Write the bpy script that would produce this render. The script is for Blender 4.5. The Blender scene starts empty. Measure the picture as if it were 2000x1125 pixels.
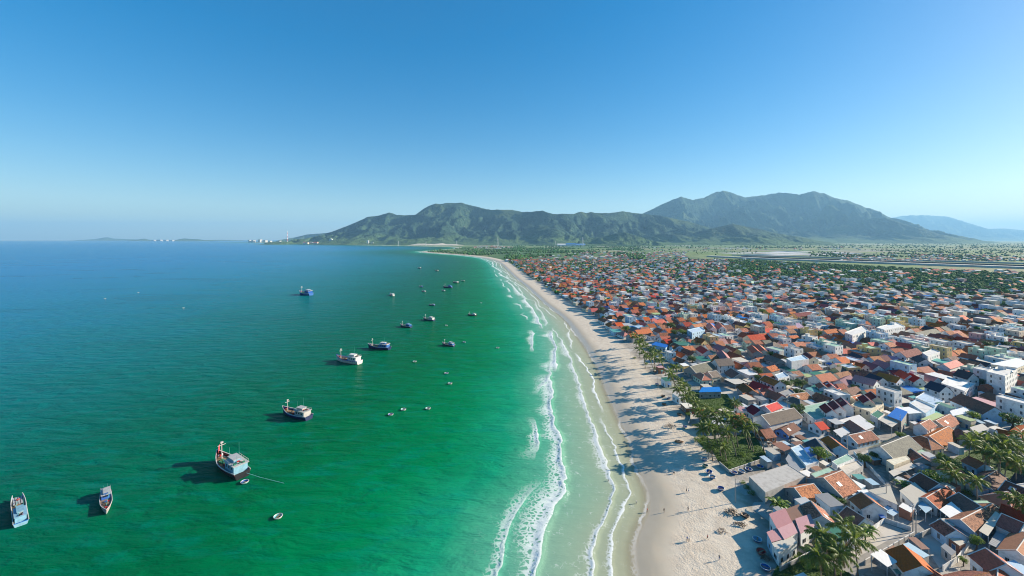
import bpy, bmesh, math, random
import numpy as np
from mathutils import Vector, Matrix
R = math.radians
rng = random.Random(7)
C = bpy.context.scene.collection
scene = bpy.context.scene

# ------------------------------------------------------------------ camera, sky, sun, exposure
HAZE = 3.4e-5; CAM_H = 100.0; FPX = 800.0; HY = 467.0          # eye height (m), focal length and horizon row in photo pixels (2000 wide)
cam_d = bpy.data.cameras.new('camera'); cam = bpy.data.objects.new('camera', cam_d); C.objects.link(cam)
cam.location = (0, 0, CAM_H); cam.rotation_euler = (R(90), 0, 0)
cam_d.sensor_width = 36; cam_d.lens = 36 * FPX / 2000; cam_d.shift_y = -(562.5 - HY) / 2000
cam_d.clip_start = 1; cam_d.clip_end = 200000
scene.camera = cam
SUN_AZ, SUN_EL = R(79), R(21)                    # azimuth clockwise from +Y, elevation
world = bpy.data.worlds.new('World'); scene.world = world; world.use_nodes = True
wn = world.node_tree; wn.nodes.clear()
sky = wn.nodes.new('ShaderNodeTexSky'); sky.sky_type = 'NISHITA'; sky.sun_disc = False
sky.sun_elevation = SUN_EL; sky.sun_rotation = SUN_AZ; sky.altitude = 100
sky.air_density = 1.0; sky.dust_density = 0.45; sky.ozone_density = 2.6
hs = wn.nodes.new('ShaderNodeHueSaturation'); hs.inputs['Saturation'].default_value = 1.8; hs.inputs['Hue'].default_value = 0.502
bg = wn.nodes.new('ShaderNodeBackground'); bg.inputs['Strength'].default_value = 0.10
wo = wn.nodes.new('ShaderNodeOutputWorld')
gm = wn.nodes.new('ShaderNodeGamma'); gm.inputs['Gamma'].default_value = 0.72
wn.links.new(sky.outputs[0], gm.inputs['Color']); wn.links.new(gm.outputs[0], hs.inputs['Color']); wn.links.new(hs.outputs[0], bg.inputs['Color']); wn.links.new(bg.outputs[0], wo.inputs['Surface'])
sun_d = bpy.data.lights.new('sun', 'SUN'); sun = bpy.data.objects.new('sun', sun_d); C.objects.link(sun)
sun_d.energy = 5.0; sun_d.angle = R(0.5); sun_d.color = (1.0, 0.88, 0.71)
sdir = Vector((math.sin(SUN_AZ) * math.cos(SUN_EL), math.cos(SUN_AZ) * math.cos(SUN_EL), math.sin(SUN_EL)))
sun.rotation_euler = sdir.to_track_quat('Z', 'Y').to_euler(); sun.location = sdir * 500
vs = scene.view_settings; vs.view_transform = 'Standard'; vs.look = 'None'; vs.exposure = 1.3; vs.gamma = 1.0; vs.use_curve_mapping = False
scene.cycles.use_denoising = True; scene.cycles.filter_width = 1.05
scene.cycles.max_bounces = 6; scene.cycles.diffuse_bounces = 3; scene.cycles.glossy_bounces = 2; scene.cycles.transmission_bounces = 3
scene.cycles.volume_bounces = 0; scene.cycles.transparent_max_bounces = 6; scene.cycles.caustics_reflective = False; scene.cycles.caustics_refractive = False

# ------------------------------------------------------------------ helpers
def P(px, py, z=0.0):
    """Ground plan position of a photo pixel that lies at height z."""
    d = FPX * (CAM_H - z) / (py - HY)
    return Vector(((px - 1000) / FPX * d, d, z))
def srgb(r, g, b):
    f = lambda c: (c / 255 / 12.92) if c <= 10 else ((c / 255 + 0.055) / 1.055) ** 2.4
    return (f(r), f(g), f(b), 1)
def hash2(ix, iy, seed):
    h = (ix.astype(np.int64) * 374761393 + iy.astype(np.int64) * 668265263 + seed * 1442695041) & 0x7fffffff
    h = ((h ^ (h >> 13)) * 1274126177) & 0x7fffffff
    return ((h ^ (h >> 16)) & 0xffffff) / float(0xffffff)
def vnoise(x, y, seed=0):
    x = np.asarray(x, float); y = np.asarray(y, float)
    ix = np.floor(x); iy = np.floor(y); fx = x - ix; fy = y - iy
    fx = fx * fx * fx * (fx * (fx * 6 - 15) + 10); fy = fy * fy * fy * (fy * (fy * 6 - 15) + 10)
    a = hash2(ix, iy, seed); b = hash2(ix + 1, iy, seed); c = hash2(ix, iy + 1, seed); d = hash2(ix + 1, iy + 1, seed)
    return (a * (1 - fx) + b * fx) * (1 - fy) + (c * (1 - fx) + d * fx) * fy
def fbm(x, y, octaves=4, seed=0, ridged=False):
    s = np.zeros(np.broadcast(x, y).shape); amp = 0.5; tot = 0
    for o in range(octaves):
        n = vnoise(x * 2 ** o + 17.3 * o, y * 2 ** o - 9.1 * o, seed + o)
        s = s + amp * ((1 - np.abs(2 * n - 1)) if ridged else n); tot += amp; amp *= 0.5
    return s / tot

def mesh_from(name, verts, faces, mats=(), midx=None, smooth=False):
    me = bpy.data.meshes.new(name); me.from_pydata(verts, [], faces)
    for m in mats: me.materials.append(m)
    if midx is not None: me.polygons.foreach_set('material_index', midx)
    if smooth: me.polygons.foreach_set('use_smooth', [True] * len(me.polygons))
    me.update(); return me
def link(name, data, parent=None, loc=None, rotz=None, mat=None):
    o = bpy.data.objects.new(name, data); C.objects.link(o)
    if parent is not None: o.parent = parent
    if loc is not None: o.location = loc
    if rotz is not None: o.rotation_euler = (0, 0, rotz)
    if mat is not None and data is not None and not data.materials: data.materials.append(mat)
    return o
def setting(o, kind='structure', label=None):
    o['kind'] = kind
    if label: o['label'] = label
    return o

class MB:
    """Collects boxes, tubes and quads for ONE mesh."""
    def __init__(s): s.v = []; s.f = []; s.m = []
    def add(s, verts, faces, m=0):
        b = len(s.v); s.v += [tuple(p) for p in verts]; s.f += [tuple(i + b for i in f) for f in faces]; s.m += [m] * len(faces); return s
    def box(s, x0, x1, y0, y1, z0, z1, m=0):
        return s.add([(x0,y0,z0),(x1,y0,z0),(x1,y1,z0),(x0,y1,z0),(x0,y0,z1),(x1,y0,z1),(x1,y1,z1),(x0,y1,z1)],
                     [(0,3,2,1),(4,5,6,7),(0,1,5,4),(1,2,6,5),(2,3,7,6),(3,0,4,7)], m)
    def prism(s, poly, z0, z1, m=0, ztop=None):
        n = len(poly); zt = ztop or [z1] * n
        v = [(p[0], p[1], z0) for p in poly] + [(p[0], p[1], zt[i]) for i, p in enumerate(poly)]
        return s.add(v, [tuple(range(n - 1, -1, -1)), tuple(range(n, 2 * n))] + [(i, (i + 1) % n, n + (i + 1) % n, n + i) for i in range(n)], m)
    def tube(s, pts, radii, n=6, m=0, cap=True):
        pts = [Vector(p) for p in pts]; rings = []
        if not hasattr(radii, '__len__'): radii = [radii] * len(pts)
        v = []
        for i, p in enumerate(pts):
            t = (pts[min(i + 1, len(pts) - 1)] - pts[max(i - 1, 0)]).normalized()
            a = t.orthogonal().normalized() if abs(t.z) < 0.99 else Vector((1, 0, 0)); a = (a - t * a.dot(t)).normalized(); b = t.cross(a)
            for k in range(n):
                an = 2 * math.pi * k / n; v.append(p + (a * math.cos(an) + b * math.sin(an)) * radii[i])
        f = []
        for i in range(len(pts) - 1):
            for k in range(n):
                f.append((i*n+k, i*n+(k+1)%n, (i+1)*n+(k+1)%n, (i+1)*n+k))
        if cap: f += [tuple(range(n - 1, -1, -1)), tuple(range((len(pts)-1)*n, len(pts)*n))]
        return s.add(v, f, m)
    def lathe(s, prof, n=16, c=(0,0,0), m=0):
        v = [(c[0]+r*math.cos(2*math.pi*k/n), c[1]+r*math.sin(2*math.pi*k/n), c[2]+z) for r, z in prof for k in range(n)]
        f = [(i*n+k, i*n+(k+1)%n, (i+1)*n+(k+1)%n, (i+1)*n+k) for i in range(len(prof)-1) for k in range(n)]
        return s.add(v, f, m)
    def mesh(s, name, mats, smooth=False):
        return mesh_from(name, s.v, s.f, mats, s.m if len(mats) > 1 else None, smooth)

# ------------------------------------------------------------------ materials
def new_mat(name):
    m = bpy.data.materials.new(name); m.use_nodes = True
    nt = m.node_tree; b = nt.nodes['Principled BSDF']; return m, nt, b
def N(nt, t, **kw):
    n = nt.nodes.new(t)
    for k, v in kw.items():
        if k.startswith('i_'):
            key = k[2:].replace('_', ' ')
            n.inputs[int(key) if key.isdigit() else key].default_value = v
        else: setattr(n, k, v)
    return n
def ramp(nt, stops, interp='LINEAR'):
    n = nt.nodes.new('ShaderNodeValToRGB'); e = n.color_ramp.elements; n.color_ramp.interpolation = interp
    while len(e) < len(stops): e.new(0.5)
    for el, (p, c) in zip(e, stops): el.position = p; el.color = c if hasattr(c, '__len__') else (c, c, c, 1)
    return n
def mixc(nt, fac, a, b, blend='MIX'):
    n = nt.nodes.new('ShaderNodeMix'); n.data_type = 'RGBA'; n.blend_type = blend
    for sock, v in ((n.inputs[0], fac), (n.inputs[6], a), (n.inputs[7], b)):
        if hasattr(v, 'is_linked'): nt.links.new(v, sock)
        else: sock.default_value = v if not (hasattr(v, '__len__') and len(v) == 3) else (*v, 1)
    return n.outputs[2]
def mth(nt, op, a, b=None, c=None, clamp=False):
    n = nt.nodes.new('ShaderNodeMath'); n.operation = op; n.use_clamp = clamp
    for i, v in enumerate((a, b, c)):
        if v is None: continue
        if hasattr(v, 'is_linked'): nt.links.new(v, n.inputs[i])
        else: n.inputs[i].default_value = v
    return n.outputs[0]
def smooth(nt, x, a, b):
    n = nt.nodes.new('ShaderNodeMapRange'); n.interpolation_type = 'SMOOTHSTEP'
    nt.links.new(x, n.inputs[0]); n.inputs[1].default_value = a; n.inputs[2].default_value = b; return n.outputs[0]
def noise(nt, vec, scale, detail=3, rough=0.55, dist=0.0):
    n = N(nt, 'ShaderNodeTexNoise'); n.inputs['Scale'].default_value = scale; n.inputs['Detail'].default_value = detail
    n.inputs['Roughness'].default_value = rough; n.inputs['Distortion'].default_value = dist
    if vec is not None: nt.links.new(vec, n.inputs['Vector'])
    return n.outputs['Fac']
def mapping(nt, vec, scale=(1,1,1), rot=(0,0,0), loc=(0,0,0)):
    n = N(nt, 'ShaderNodeMapping'); nt.links.new(vec, n.inputs['Vector'])
    n.inputs['Scale'].default_value = scale; n.inputs['Rotation'].default_value = rot; n.inputs['Location'].default_value = loc; return n.outputs[0]
def rnd_value(nt):
    """One random number per object and, in a joined mass, per loose piece."""
    oi = N(nt, 'ShaderNodeObjectInfo'); g = N(nt, 'ShaderNodeNewGeometry')
    return mth(nt, 'FRACT', mth(nt, 'ADD', oi.outputs['Random'], g.outputs['Random Per Island']))
def vary(nt, col, rnd, hue=0.02, sat=0.25, val=0.35):
    h = N(nt, 'ShaderNodeHueSaturation')
    nt.links.new(mth(nt, 'MULTIPLY_ADD', rnd, 2 * hue, 0.5 - hue), h.inputs['Hue'])
    r2 = mth(nt, 'FRACT', mth(nt, 'MULTIPLY', rnd, 7.31)); r3 = mth(nt, 'FRACT', mth(nt, 'MULTIPLY', rnd, 13.7))
    nt.links.new(mth(nt, 'MULTIPLY_ADD', r2, 2 * sat, 1 - sat), h.inputs['Saturation'])
    nt.links.new(mth(nt, 'MULTIPLY_ADD', r3, 2 * val, 1 - val), h.inputs['Value'])
    if hasattr(col, 'is_linked'): nt.links.new(col, h.inputs['Color'])
    else: h.inputs['Color'].default_value = (*col[:3], 1)
    return h.outputs[0]
def bump(nt, h, strength=0.5, dist=0.1, normal=None):
    n = N(nt, 'ShaderNodeBump'); n.inputs['Strength'].default_value = strength; n.inputs['Distance'].default_value = dist
    nt.links.new(h, n.inputs['Height'])
    if normal is not None: nt.links.new(normal, n.inputs['Normal'])
    return n.outputs[0]
MAT = {}
def simple(name, col, rough=0.7, metal=0.0, val=0.12, stain=0.25, scale=0.9, spec=0.3):
    if name in MAT: return MAT[name]
    m, nt, b = new_mat(name)
    tc = N(nt, 'ShaderNodeTexCoord'); n1 = noise(nt, tc.outputs['Object'], scale, 4, 0.65)
    c = vary(nt, col, rnd_value(nt), 0.008, 0.1, val)
    c = mixc(nt, smooth(nt, n1, 0.42, 0.72), c, mixc(nt, stain, c, (col[0]*0.45, col[1]*0.43, col[2]*0.4, 1)))
    nt.links.new(c, b.inputs['Base Color']); b.inputs['Roughness'].default_value = rough; b.inputs['Metallic'].default_value = metal
    b.inputs['Specular IOR Level'].default_value = spec
    MAT[name] = m; return m
def tile_mat(name, col, mottle=0.35, dark=None, val=0.25):
    """Clay tile roof: courses and columns as relief, weathered patches with shapes of their own."""
    m, nt, b = new_mat(name); tc = N(nt, 'ShaderNodeTexCoord'); ob = tc.outputs['Object']
    c = vary(nt, col, rnd_value(nt), 0.012, 0.15, val)
    dark = dark or (col[0]*0.28, col[1]*0.3, col[2]*0.4, 1)
    n1 = noise(nt, ob, 1.7, 5, 0.75); n2 = noise(nt, ob, 0.35, 3, 0.6)
    f = mth(nt, 'MULTIPLY', smooth(nt, mth(nt, 'ADD', n1, mth(nt, 'MULTIPLY', n2, 0.35)), 0.60, 0.78), mottle, clamp=True)
    c = mixc(nt, f, c, dark)
    n3 = noise(nt, mapping(nt, ob, (3.0, 2.2, 2.2)), 1.0, 1, 0.5)
    c = mixc(nt, mth(nt, 'MULTIPLY', smooth(nt, n3, 0.5, 0.75), 0.3 * (0.5 + mottle)), c, mixc(nt, 0.5, c, (min(1, col[0]*1.6), min(1, col[1]*1.55), min(1, col[2]*1.45), 1)))
    w1 = N(nt, 'ShaderNodeTexWave', wave_type='BANDS', bands_direction='X'); w1.inputs['Scale'].default_value = 1.05; nt.links.new(ob, w1.inputs['Vector'])
    w2 = N(nt, 'ShaderNodeTexWave', wave_type='BANDS', bands_direction='Y', wave_profile='SAW'); w2.inputs['Scale'].default_value = 0.9; nt.links.new(ob, w2.inputs['Vector'])
    h = mth(nt, 'ADD', mth(nt, 'ADD', w1.outputs['Fac'], mth(nt, 'MULTIPLY', w2.outputs['Fac'], 0.6)), mth(nt, 'MULTIPLY', n1, 0.9))
    nt.links.new(bump(nt, h, 0.55, 0.09), b.inputs['Normal'])
    nt.links.new(c, b.inputs['Base Color']); b.inputs['Roughness'].default_value = 0.8; b.inputs['Specular IOR Level'].default_value = 0.25
    MAT[name] = m; return m
def sheet_mat(name, col, rust=0.25, val=0.15, rough=0.5):
    m, nt, b = new_mat(name); tc = N(nt, 'ShaderNodeTexCoord'); ob = tc.outputs['Object']
    c = vary(nt, col, rnd_value(nt), 0.01, 0.15, val)
    n1 = noise(nt, mapping(nt, ob, (0.5, 0.15, 1)), 1.6, 4, 0.7)
    c = mixc(nt, mth(nt, 'MULTIPLY', smooth(nt, n1, 0.5, 0.75), rust), c, (col[0]*0.5+0.03, col[1]*0.42, col[2]*0.36, 1))
    w1 = N(nt, 'ShaderNodeTexWave', wave_type='BANDS', bands_direction='X'); w1.inputs['Scale'].default_value = 0.75; nt.links.new(ob, w1.inputs['Vector'])
    c = mixc(nt, mth(nt, 'MULTIPLY', w1.outputs['Fac'], 0.16), c, (col[0]*0.5, col[1]*0.5, col[2]*0.5, 1))
    nt.links.new(bump(nt, w1.outputs['Fac'], 0.4, 0.05), b.inputs['Normal'])
    nt.links.new(c, b.inputs['Base Color']); b.inputs['Roughness'].default_value = rough; b.inputs['Specular IOR Level'].default_value = 0.3
    MAT[name] = m; return m
def leaf_mat(name, col, col2, trans=0.3):
    m, nt, b = new_mat(name)
    c = mixc(nt, rnd_value(nt), (*col, 1), (*col2, 1))
    c = vary(nt, c, rnd_value(nt), 0.012, 0.15, 0.3)
    nt.links.new(c, b.inputs['Base Color']); b.inputs['Roughness'].default_value = 0.55; b.inputs['Specular IOR Level'].default_value = 0.3
    tr = N(nt, 'ShaderNodeBsdfTranslucent'); nt.links.new(mixc(nt, 0.5, c, (col2[0]*1.6, col2[1]*1.7, col2[2], 1)), tr.inputs['Color'])
    mx = N(nt, 'ShaderNodeMixShader'); mx.inputs[0].default_value = trans
    nt.links.new(b.outputs[0], mx.inputs[1]); nt.links.new(tr.outputs[0], mx.inputs[2]); nt.links.new(mx.outputs[0], nt.nodes['Material Output'].inputs['Surface'])
    MAT[name] = m; return m

# roofs: (linear base colour, mottle)
ROOF = {
 'orange': ((0.48,0.145,0.052), 0.3), 'mottled orange': ((0.47,0.14,0.05), 0.9), 'terracotta': ((0.43,0.12,0.048), 0.35),
 'mottled brown': ((0.37,0.125,0.052), 0.9), 'dark brown': ((0.19,0.088,0.058), 0.5), 'brick red': ((0.34,0.07,0.04), 0.3),
 'bright red': ((0.50,0.065,0.04), 0.15), 'maroon': ((0.17,0.025,0.032), 0.2), 'navy': ((0.020,0.032,0.055), 0.15),
 'charcoal': ((0.055,0.058,0.065), 0.25), 'grey-brown': ((0.19,0.15,0.12), 0.4), 'olive grey': ((0.17,0.165,0.125), 0.45),
 'mauve': ((0.20,0.085,0.11), 0.3), 'dusty pink': ((0.42,0.18,0.17), 0.3), 'coral': ((0.52,0.15,0.10), 0.2), 'lilac': ((0.40,0.28,0.42), 0.15)}
for k, (c, mo) in ROOF.items(): tile_mat('roof ' + k, c, mo)
SHEET = {'white': (0.70,0.69,0.66), 'pale grey': (0.48,0.49,0.49), 'grey': (0.27,0.275,0.28), 'beige': (0.55,0.50,0.41), 'pale green': (0.28,0.46,0.34),
 'dark green': (0.03,0.16,0.11), 'lime': (0.36,0.44,0.20), 'blue': (0.03,0.17,0.52), 'pink': (0.50,0.26,0.26), 'rusty': (0.26,0.14,0.09), 'pale blue': (0.36,0.49,0.58), 'teal': (0.10,0.32,0.29)}
for k, c in SHEET.items(): sheet_mat('sheet ' + k, c)
WALL = {'white': (0.74,0.74,0.72), 'cream': (0.68,0.60,0.45), 'pale blue': (0.40,0.56,0.68), 'grey': (0.33,0.32,0.30), 'concrete': (0.42,0.40,0.37),
 'yellow': (0.72,0.53,0.22), 'pale green': (0.45,0.60,0.48), 'pink': (0.66,0.42,0.38), 'brick': (0.30,0.14,0.09), 'blue': (0.12,0.30,0.60)}
for k, c in WALL.items(): simple('wall ' + k, c, 0.85, val=0.1, stain=0.5, scale=0.6)
CONC = {'concrete': (0.43,0.41,0.38), 'white': (0.66,0.65,0.62), 'beige': (0.52,0.47,0.40), 'pale green': (0.30,0.47,0.36), 'pale blue': (0.40,0.52,0.62), 'grey': (0.28,0.28,0.275), 'dark green': (0.03,0.17,0.12), 'cream': (0.60,0.55,0.43)}
for k, c in CONC.items(): simple('slab ' + k, c, 0.9, val=0.12, stain=0.45, scale=0.45)
m_frame = simple('window frame', (0.55,0.56,0.56), 0.6, val=0.2)
m_glass = simple('window glass', (0.02,0.028,0.035), 0.12, val=0.3, spec=0.6)
m_door = simple('door paint', (0.06,0.13,0.24), 0.6, val=0.5)
m_trim = simple('mortar trim', (0.60,0.57,0.53), 0.85, val=0.15)
m_steel = simple('steel', (0.62,0.63,0.64), 0.3, metal=0.8, val=0.1)
m_trunk = simple('palm bark', (0.20,0.165,0.13), 0.9, val=0.2)
m_bark = simple('tree bark', (0.10,0.075,0.055), 0.9, val=0.2)
m_palm = leaf_mat('palm frond', (0.050,0.125,0.024), (0.17,0.20,0.040), 0.4)
m_palm_dry = leaf_mat('dry frond', (0.20,0.13,0.06), (0.26,0.18,0.07), 0.2)
m_leaf = leaf_mat('tree leaf', (0.030,0.085,0.020), (0.075,0.13,0.030), 0.25)
m_leaf_lt = leaf_mat('bright leaf', (0.085,0.17,0.025), (0.15,0.21,0.035), 0.3)
m_wood_pole = simple('pole concrete', (0.34,0.32,0.29), 0.85)
# ------------------------------------------------------------------ the shoreline (plan), read from the photograph's waterline
shore_px = [(1250,1125),(1250,1050),(1270,1000),(1268,960),(1243,900),(1233,860),(1212,820),(1185,760),(1165,710),(1125,650),(1100,620),(1062,590),
  (1030,560),(1005,540),(990,525),(979,515),(966,508),(945,503),(910,499),(870,496),(832,493.3),(823,491.6),(850,489),(885,486.3),(902,484.3),(880,482.3),
  (820,480.8),(720,479),(640,477.6),(600,476.6),(575,475.2),(556,474.2),(500,473.6),(478,473.0)]
SH = [(26,-900),(28,-200),(29,0),(30,60)] + [tuple(P(*p)[:2]) for p in shore_px]
# smooth the near part with a Catmull-Rom spline
def catmull(pts, k=6):
    out = []
    for i in range(len(pts) - 1):
        p0 = np.array(pts[max(i-1,0)]); p1 = np.array(pts[i]); p2 = np.array(pts[i+1]); p3 = np.array(pts[min(i+2,len(pts)-1)])
        for j in range(k):
            t = j / k
            out.append(tuple(0.5*((2*p1)+(-p0+p2)*t+(2*p0-5*p1+4*p2-p3)*t*t+(-p0+3*p1-3*p2+p3)*t**3)))
    return out + [tuple(pts[-1])]
SHL = np.array(catmull(SH[:22], 5) + SH[22:])
LAND = np.vstack([SHL, [(-12500, 24000), (-9000, 46000), (60000, 46000), (60000, -900)]])
seg_a = SHL[:-1]; seg_b = SHL[1:]; seg_d = seg_b - seg_a; seg_l = np.hypot(*seg_d.T); seg_s = np.concatenate([[0], np.cumsum(seg_l)[:-1]])
def inside(poly, x, y):
    r = np.zeros(x.shape, bool); n = len(poly)
    for i in range(n):
        x1, y1 = poly[i]; x2, y2 = poly[(i + 1) % n]
        if y1 == y2: continue
        c = ((y1 > y) != (y2 > y)) & (x < (x2 - x1) * (y - y1) / (y2 - y1) + x1); r ^= c
    return r
def shore_dist(x, y):
    """Signed distance from the waterline (positive inland) and position along it."""
    x = np.asarray(x, float); y = np.asarray(y, float); best = np.full(x.shape, 1e18); arc = np.zeros(x.shape)
    for a, d, l, s in zip(seg_a, seg_d, seg_l, seg_s):
        t = np.clip(((x - a[0]) * d[0] + (y - a[1]) * d[1]) / (l * l), 0, 1)
        q = (x - a[0] - t * d[0]) ** 2 + (y - a[1] - t * d[1]) ** 2
        m = q < best; best = np.where(m, q, best); arc = np.where(m, s + t * l, arc)
    return np.where(inside(LAND, x, y), 1, -1) * np.sqrt(best), arc
BEACH_W = 32.0; TOWN_Z = 2.2
def ground_z(sd):
    return np.where(sd < 0, np.maximum(0.05 * sd, -7), np.minimum(sd / BEACH_W, 1) ** 0.85 * TOWN_Z)

def polar(nth, th0, th1, rs):
    th = np.linspace(R(th0), R(th1), nth); T, RR = np.meshgrid(th, rs)
    return np.sin(T) * RR, np.cos(T) * RR
def grid_mesh(name, X, Y, Z, mat, keep=None, attrs=None):
    nr, nc = X.shape; idx = np.arange(nr * nc).reshape(nr, nc)
    q = np.stack([idx[:-1,:-1], idx[:-1,1:], idx[1:,1:], idx[1:,:-1]], -1).reshape(-1, 4)
    if keep is not None:
        k = (keep[:-1,:-1] | keep[:-1,1:] | keep[1:,1:] | keep[1:,:-1]).reshape(-1); q = q[k]
    used = np.unique(q); remap = np.zeros(nr * nc, int); remap[used] = np.arange(len(used)); q = remap[q]
    co = np.stack([X, Y, Z], -1).reshape(-1, 3)[used]
    me = bpy.data.meshes.new(name); me.vertices.add(len(co)); me.vertices.foreach_set('co', co.ravel())
    me.loops.add(q.size); me.loops.foreach_set('vertex_index', q[:, ::1].ravel())
    me.polygons.add(len(q)); me.polygons.foreach_set('loop_start', np.arange(0, q.size, 4)); me.polygons.foreach_set('use_smooth', np.ones(len(q), bool))
    me.materials.append(mat); me.update(calc_edges=True)
    for an, av in (attrs or {}).items():
        at = me.attributes.new(an, 'FLOAT', 'POINT'); at.data.foreach_set('value', np.ascontiguousarray(av.reshape(-1)[used], dtype=np.float32))
    return me
def attr(nt, name):
    n = N(nt, 'ShaderNodeAttribute'); n.attribute_name = name; return n.outputs['Fac']

# ------------------------------------------------------------------ ground: seabed, beach, town soil, plain out to the horizon
town_px = [(1290,1200),(1270,1125),(1290,1000),(1250,900),(1215,800),(1170,700),(1130,640),(1065,580),(1020,545),(995,520),(985,508),(1010,503),(1090,503),(1250,497),(1420,500),(1500,512),(1700,522),(1850,530),(2000,536),(2300,545),(2600,1200)]
TOWN = np.array([(60, 40)] + [P(*p)[:2] for p in town_px[1:-1]] + [(420, 260), (320, 40)])
def m_ground():
    m, nt, b = new_mat('ground'); tc = N(nt, 'ShaderNodeTexCoord'); ob = tc.outputs['Object']
    sd = attr(nt, 'sd'); tw = attr(nt, 'town')
    nA = noise(nt, ob, 0.02, 5, 0.6); nB = noise(nt, ob, 0.25, 4, 0.65); nC = noise(nt, ob, 1.6, 3, 0.6)
    sdn = mth(nt, 'ADD', sd, mth(nt, 'MULTIPLY_ADD', nB, 7.0, -3.5))
    dry = mixc(nt, smooth(nt, nB, 0.35, 0.7), (0.62,0.535,0.42,1), (0.53,0.44,0.335,1))
    litter = mth(nt, 'MULTIPLY', smooth(nt, nC, 0.66, 0.74), smooth(nt, sdn, 16, 28))
    dry = mixc(nt, mth(nt, 'MULTIPLY', litter, 0.5), dry, (0.16,0.13,0.10,1))
    wet = mixc(nt, nB, (0.44,0.38,0.285,1), (0.37,0.315,0.23,1))
    sand = mixc(nt, smooth(nt, sdn, 3.0, 13.0), wet, dry)
    sand = mixc(nt, smooth(nt, sd, 0.2, -30), sand, (0.27,0.30,0.20,1))
    vo = N(nt, 'ShaderNodeTexVoronoi'); vo.inputs['Scale'].default_value = 0.11; nt.links.new(ob, vo.inputs['Vector'])
    soil = mixc(nt, smooth(nt, nB, 0.3, 0.7), (0.19,0.165,0.135,1), (0.34,0.31,0.27,1))
    soil = mixc(nt, smooth(nt, vo.outputs['Color'], 0.45, 0.75), soil, (0.40,0.38,0.35,1))
    soil = mixc(nt, smooth(nt, nA, 0.54, 0.64), soil, mixc(nt, 0.7, soil, (0.07,0.10,0.035,1)))
    vf = N(nt, 'ShaderNodeTexVoronoi'); vf.inputs['Scale'].default_value = 0.0035; nt.links.new(mapping(nt, ob, (1, 0.45, 1), (0, 0, 0.35)), vf.inputs['Vector'])
    fr = N(nt, 'ShaderNodeSeparateColor'); nt.links.new(vf.outputs['Color'], fr.inputs[0])
    field = mixc(nt, smooth(nt, fr.outputs[0], 0.3, 0.6), (0.05,0.125,0.022,1), (0.12,0.19,0.035,1))
    field = mixc(nt, smooth(nt, fr.outputs[1], 0.74, 0.85), field, (0.19,0.20,0.08,1))
    field = mixc(nt, smooth(nt, fr.outputs[2], 0.92, 0.97), field, (0.34,0.32,0.27,1))
    field = mixc(nt, smooth(nt, noise(nt, ob, 0.012, 5, 0.7), 0.46, 0.62), field, (0.035,0.085,0.022,1))
    inland = mixc(nt, tw, field, soil)
    c = mixc(nt, smooth(nt, sdn, BEACH_W - 2, BEACH_W + 5), sand, inland)
    nt.links.new(c, b.inputs['Base Color']); b.inputs['Specular IOR Level'].default_value = 0.35
    nt.links.new(mth(nt, 'MULTIPLY_ADD', smooth(nt, sdn, 2.0, 9.0), 0.65, 0.28), b.inputs['Roughness'])
    dryness = smooth(nt, sdn, 7.0, 14.0)
    h = mth(nt, 'ADD', mth(nt, 'MULTIPLY', nC, 0.8), noise(nt, ob, 0.5, 3, 0.6))
    bm_ = N(nt, 'ShaderNodeBump'); nt.links.new(h, bm_.inputs['Height']); bm_.inputs['Distance'].default_value = 0.22
    nt.links.new(mth(nt, 'MULTIPLY_ADD', dryness, 0.75, 0.04), bm_.inputs['Strength']); nt.links.new(bm_.outputs[0], b.inputs['Normal'])
    return m
rs = np.concatenate([np.geomspace(45, 900, 330), np.geomspace(915, 44000, 150)])
gx, gy = polar(520, -68, 72, rs)
gsd, garc = shore_dist(gx, gy)
gz = ground_z(gsd)
gz = np.where((gsd > 4) & (gsd < BEACH_W), gz + 0.25 * (fbm(gx * 0.12, gy * 0.12, 3, 5) - 0.5), gz)
gtown = inside(TOWN, gx, gy).astype(float) * np.clip((1350 - np.hypot(gx, gy)) / 450, 0.12, 1)
keep = gsd > -160
ground = setting(link('ground', grid_mesh('ground', gx, gy, gz, m_ground(), keep, {'sd': gsd, 'town': gtown})))

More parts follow.
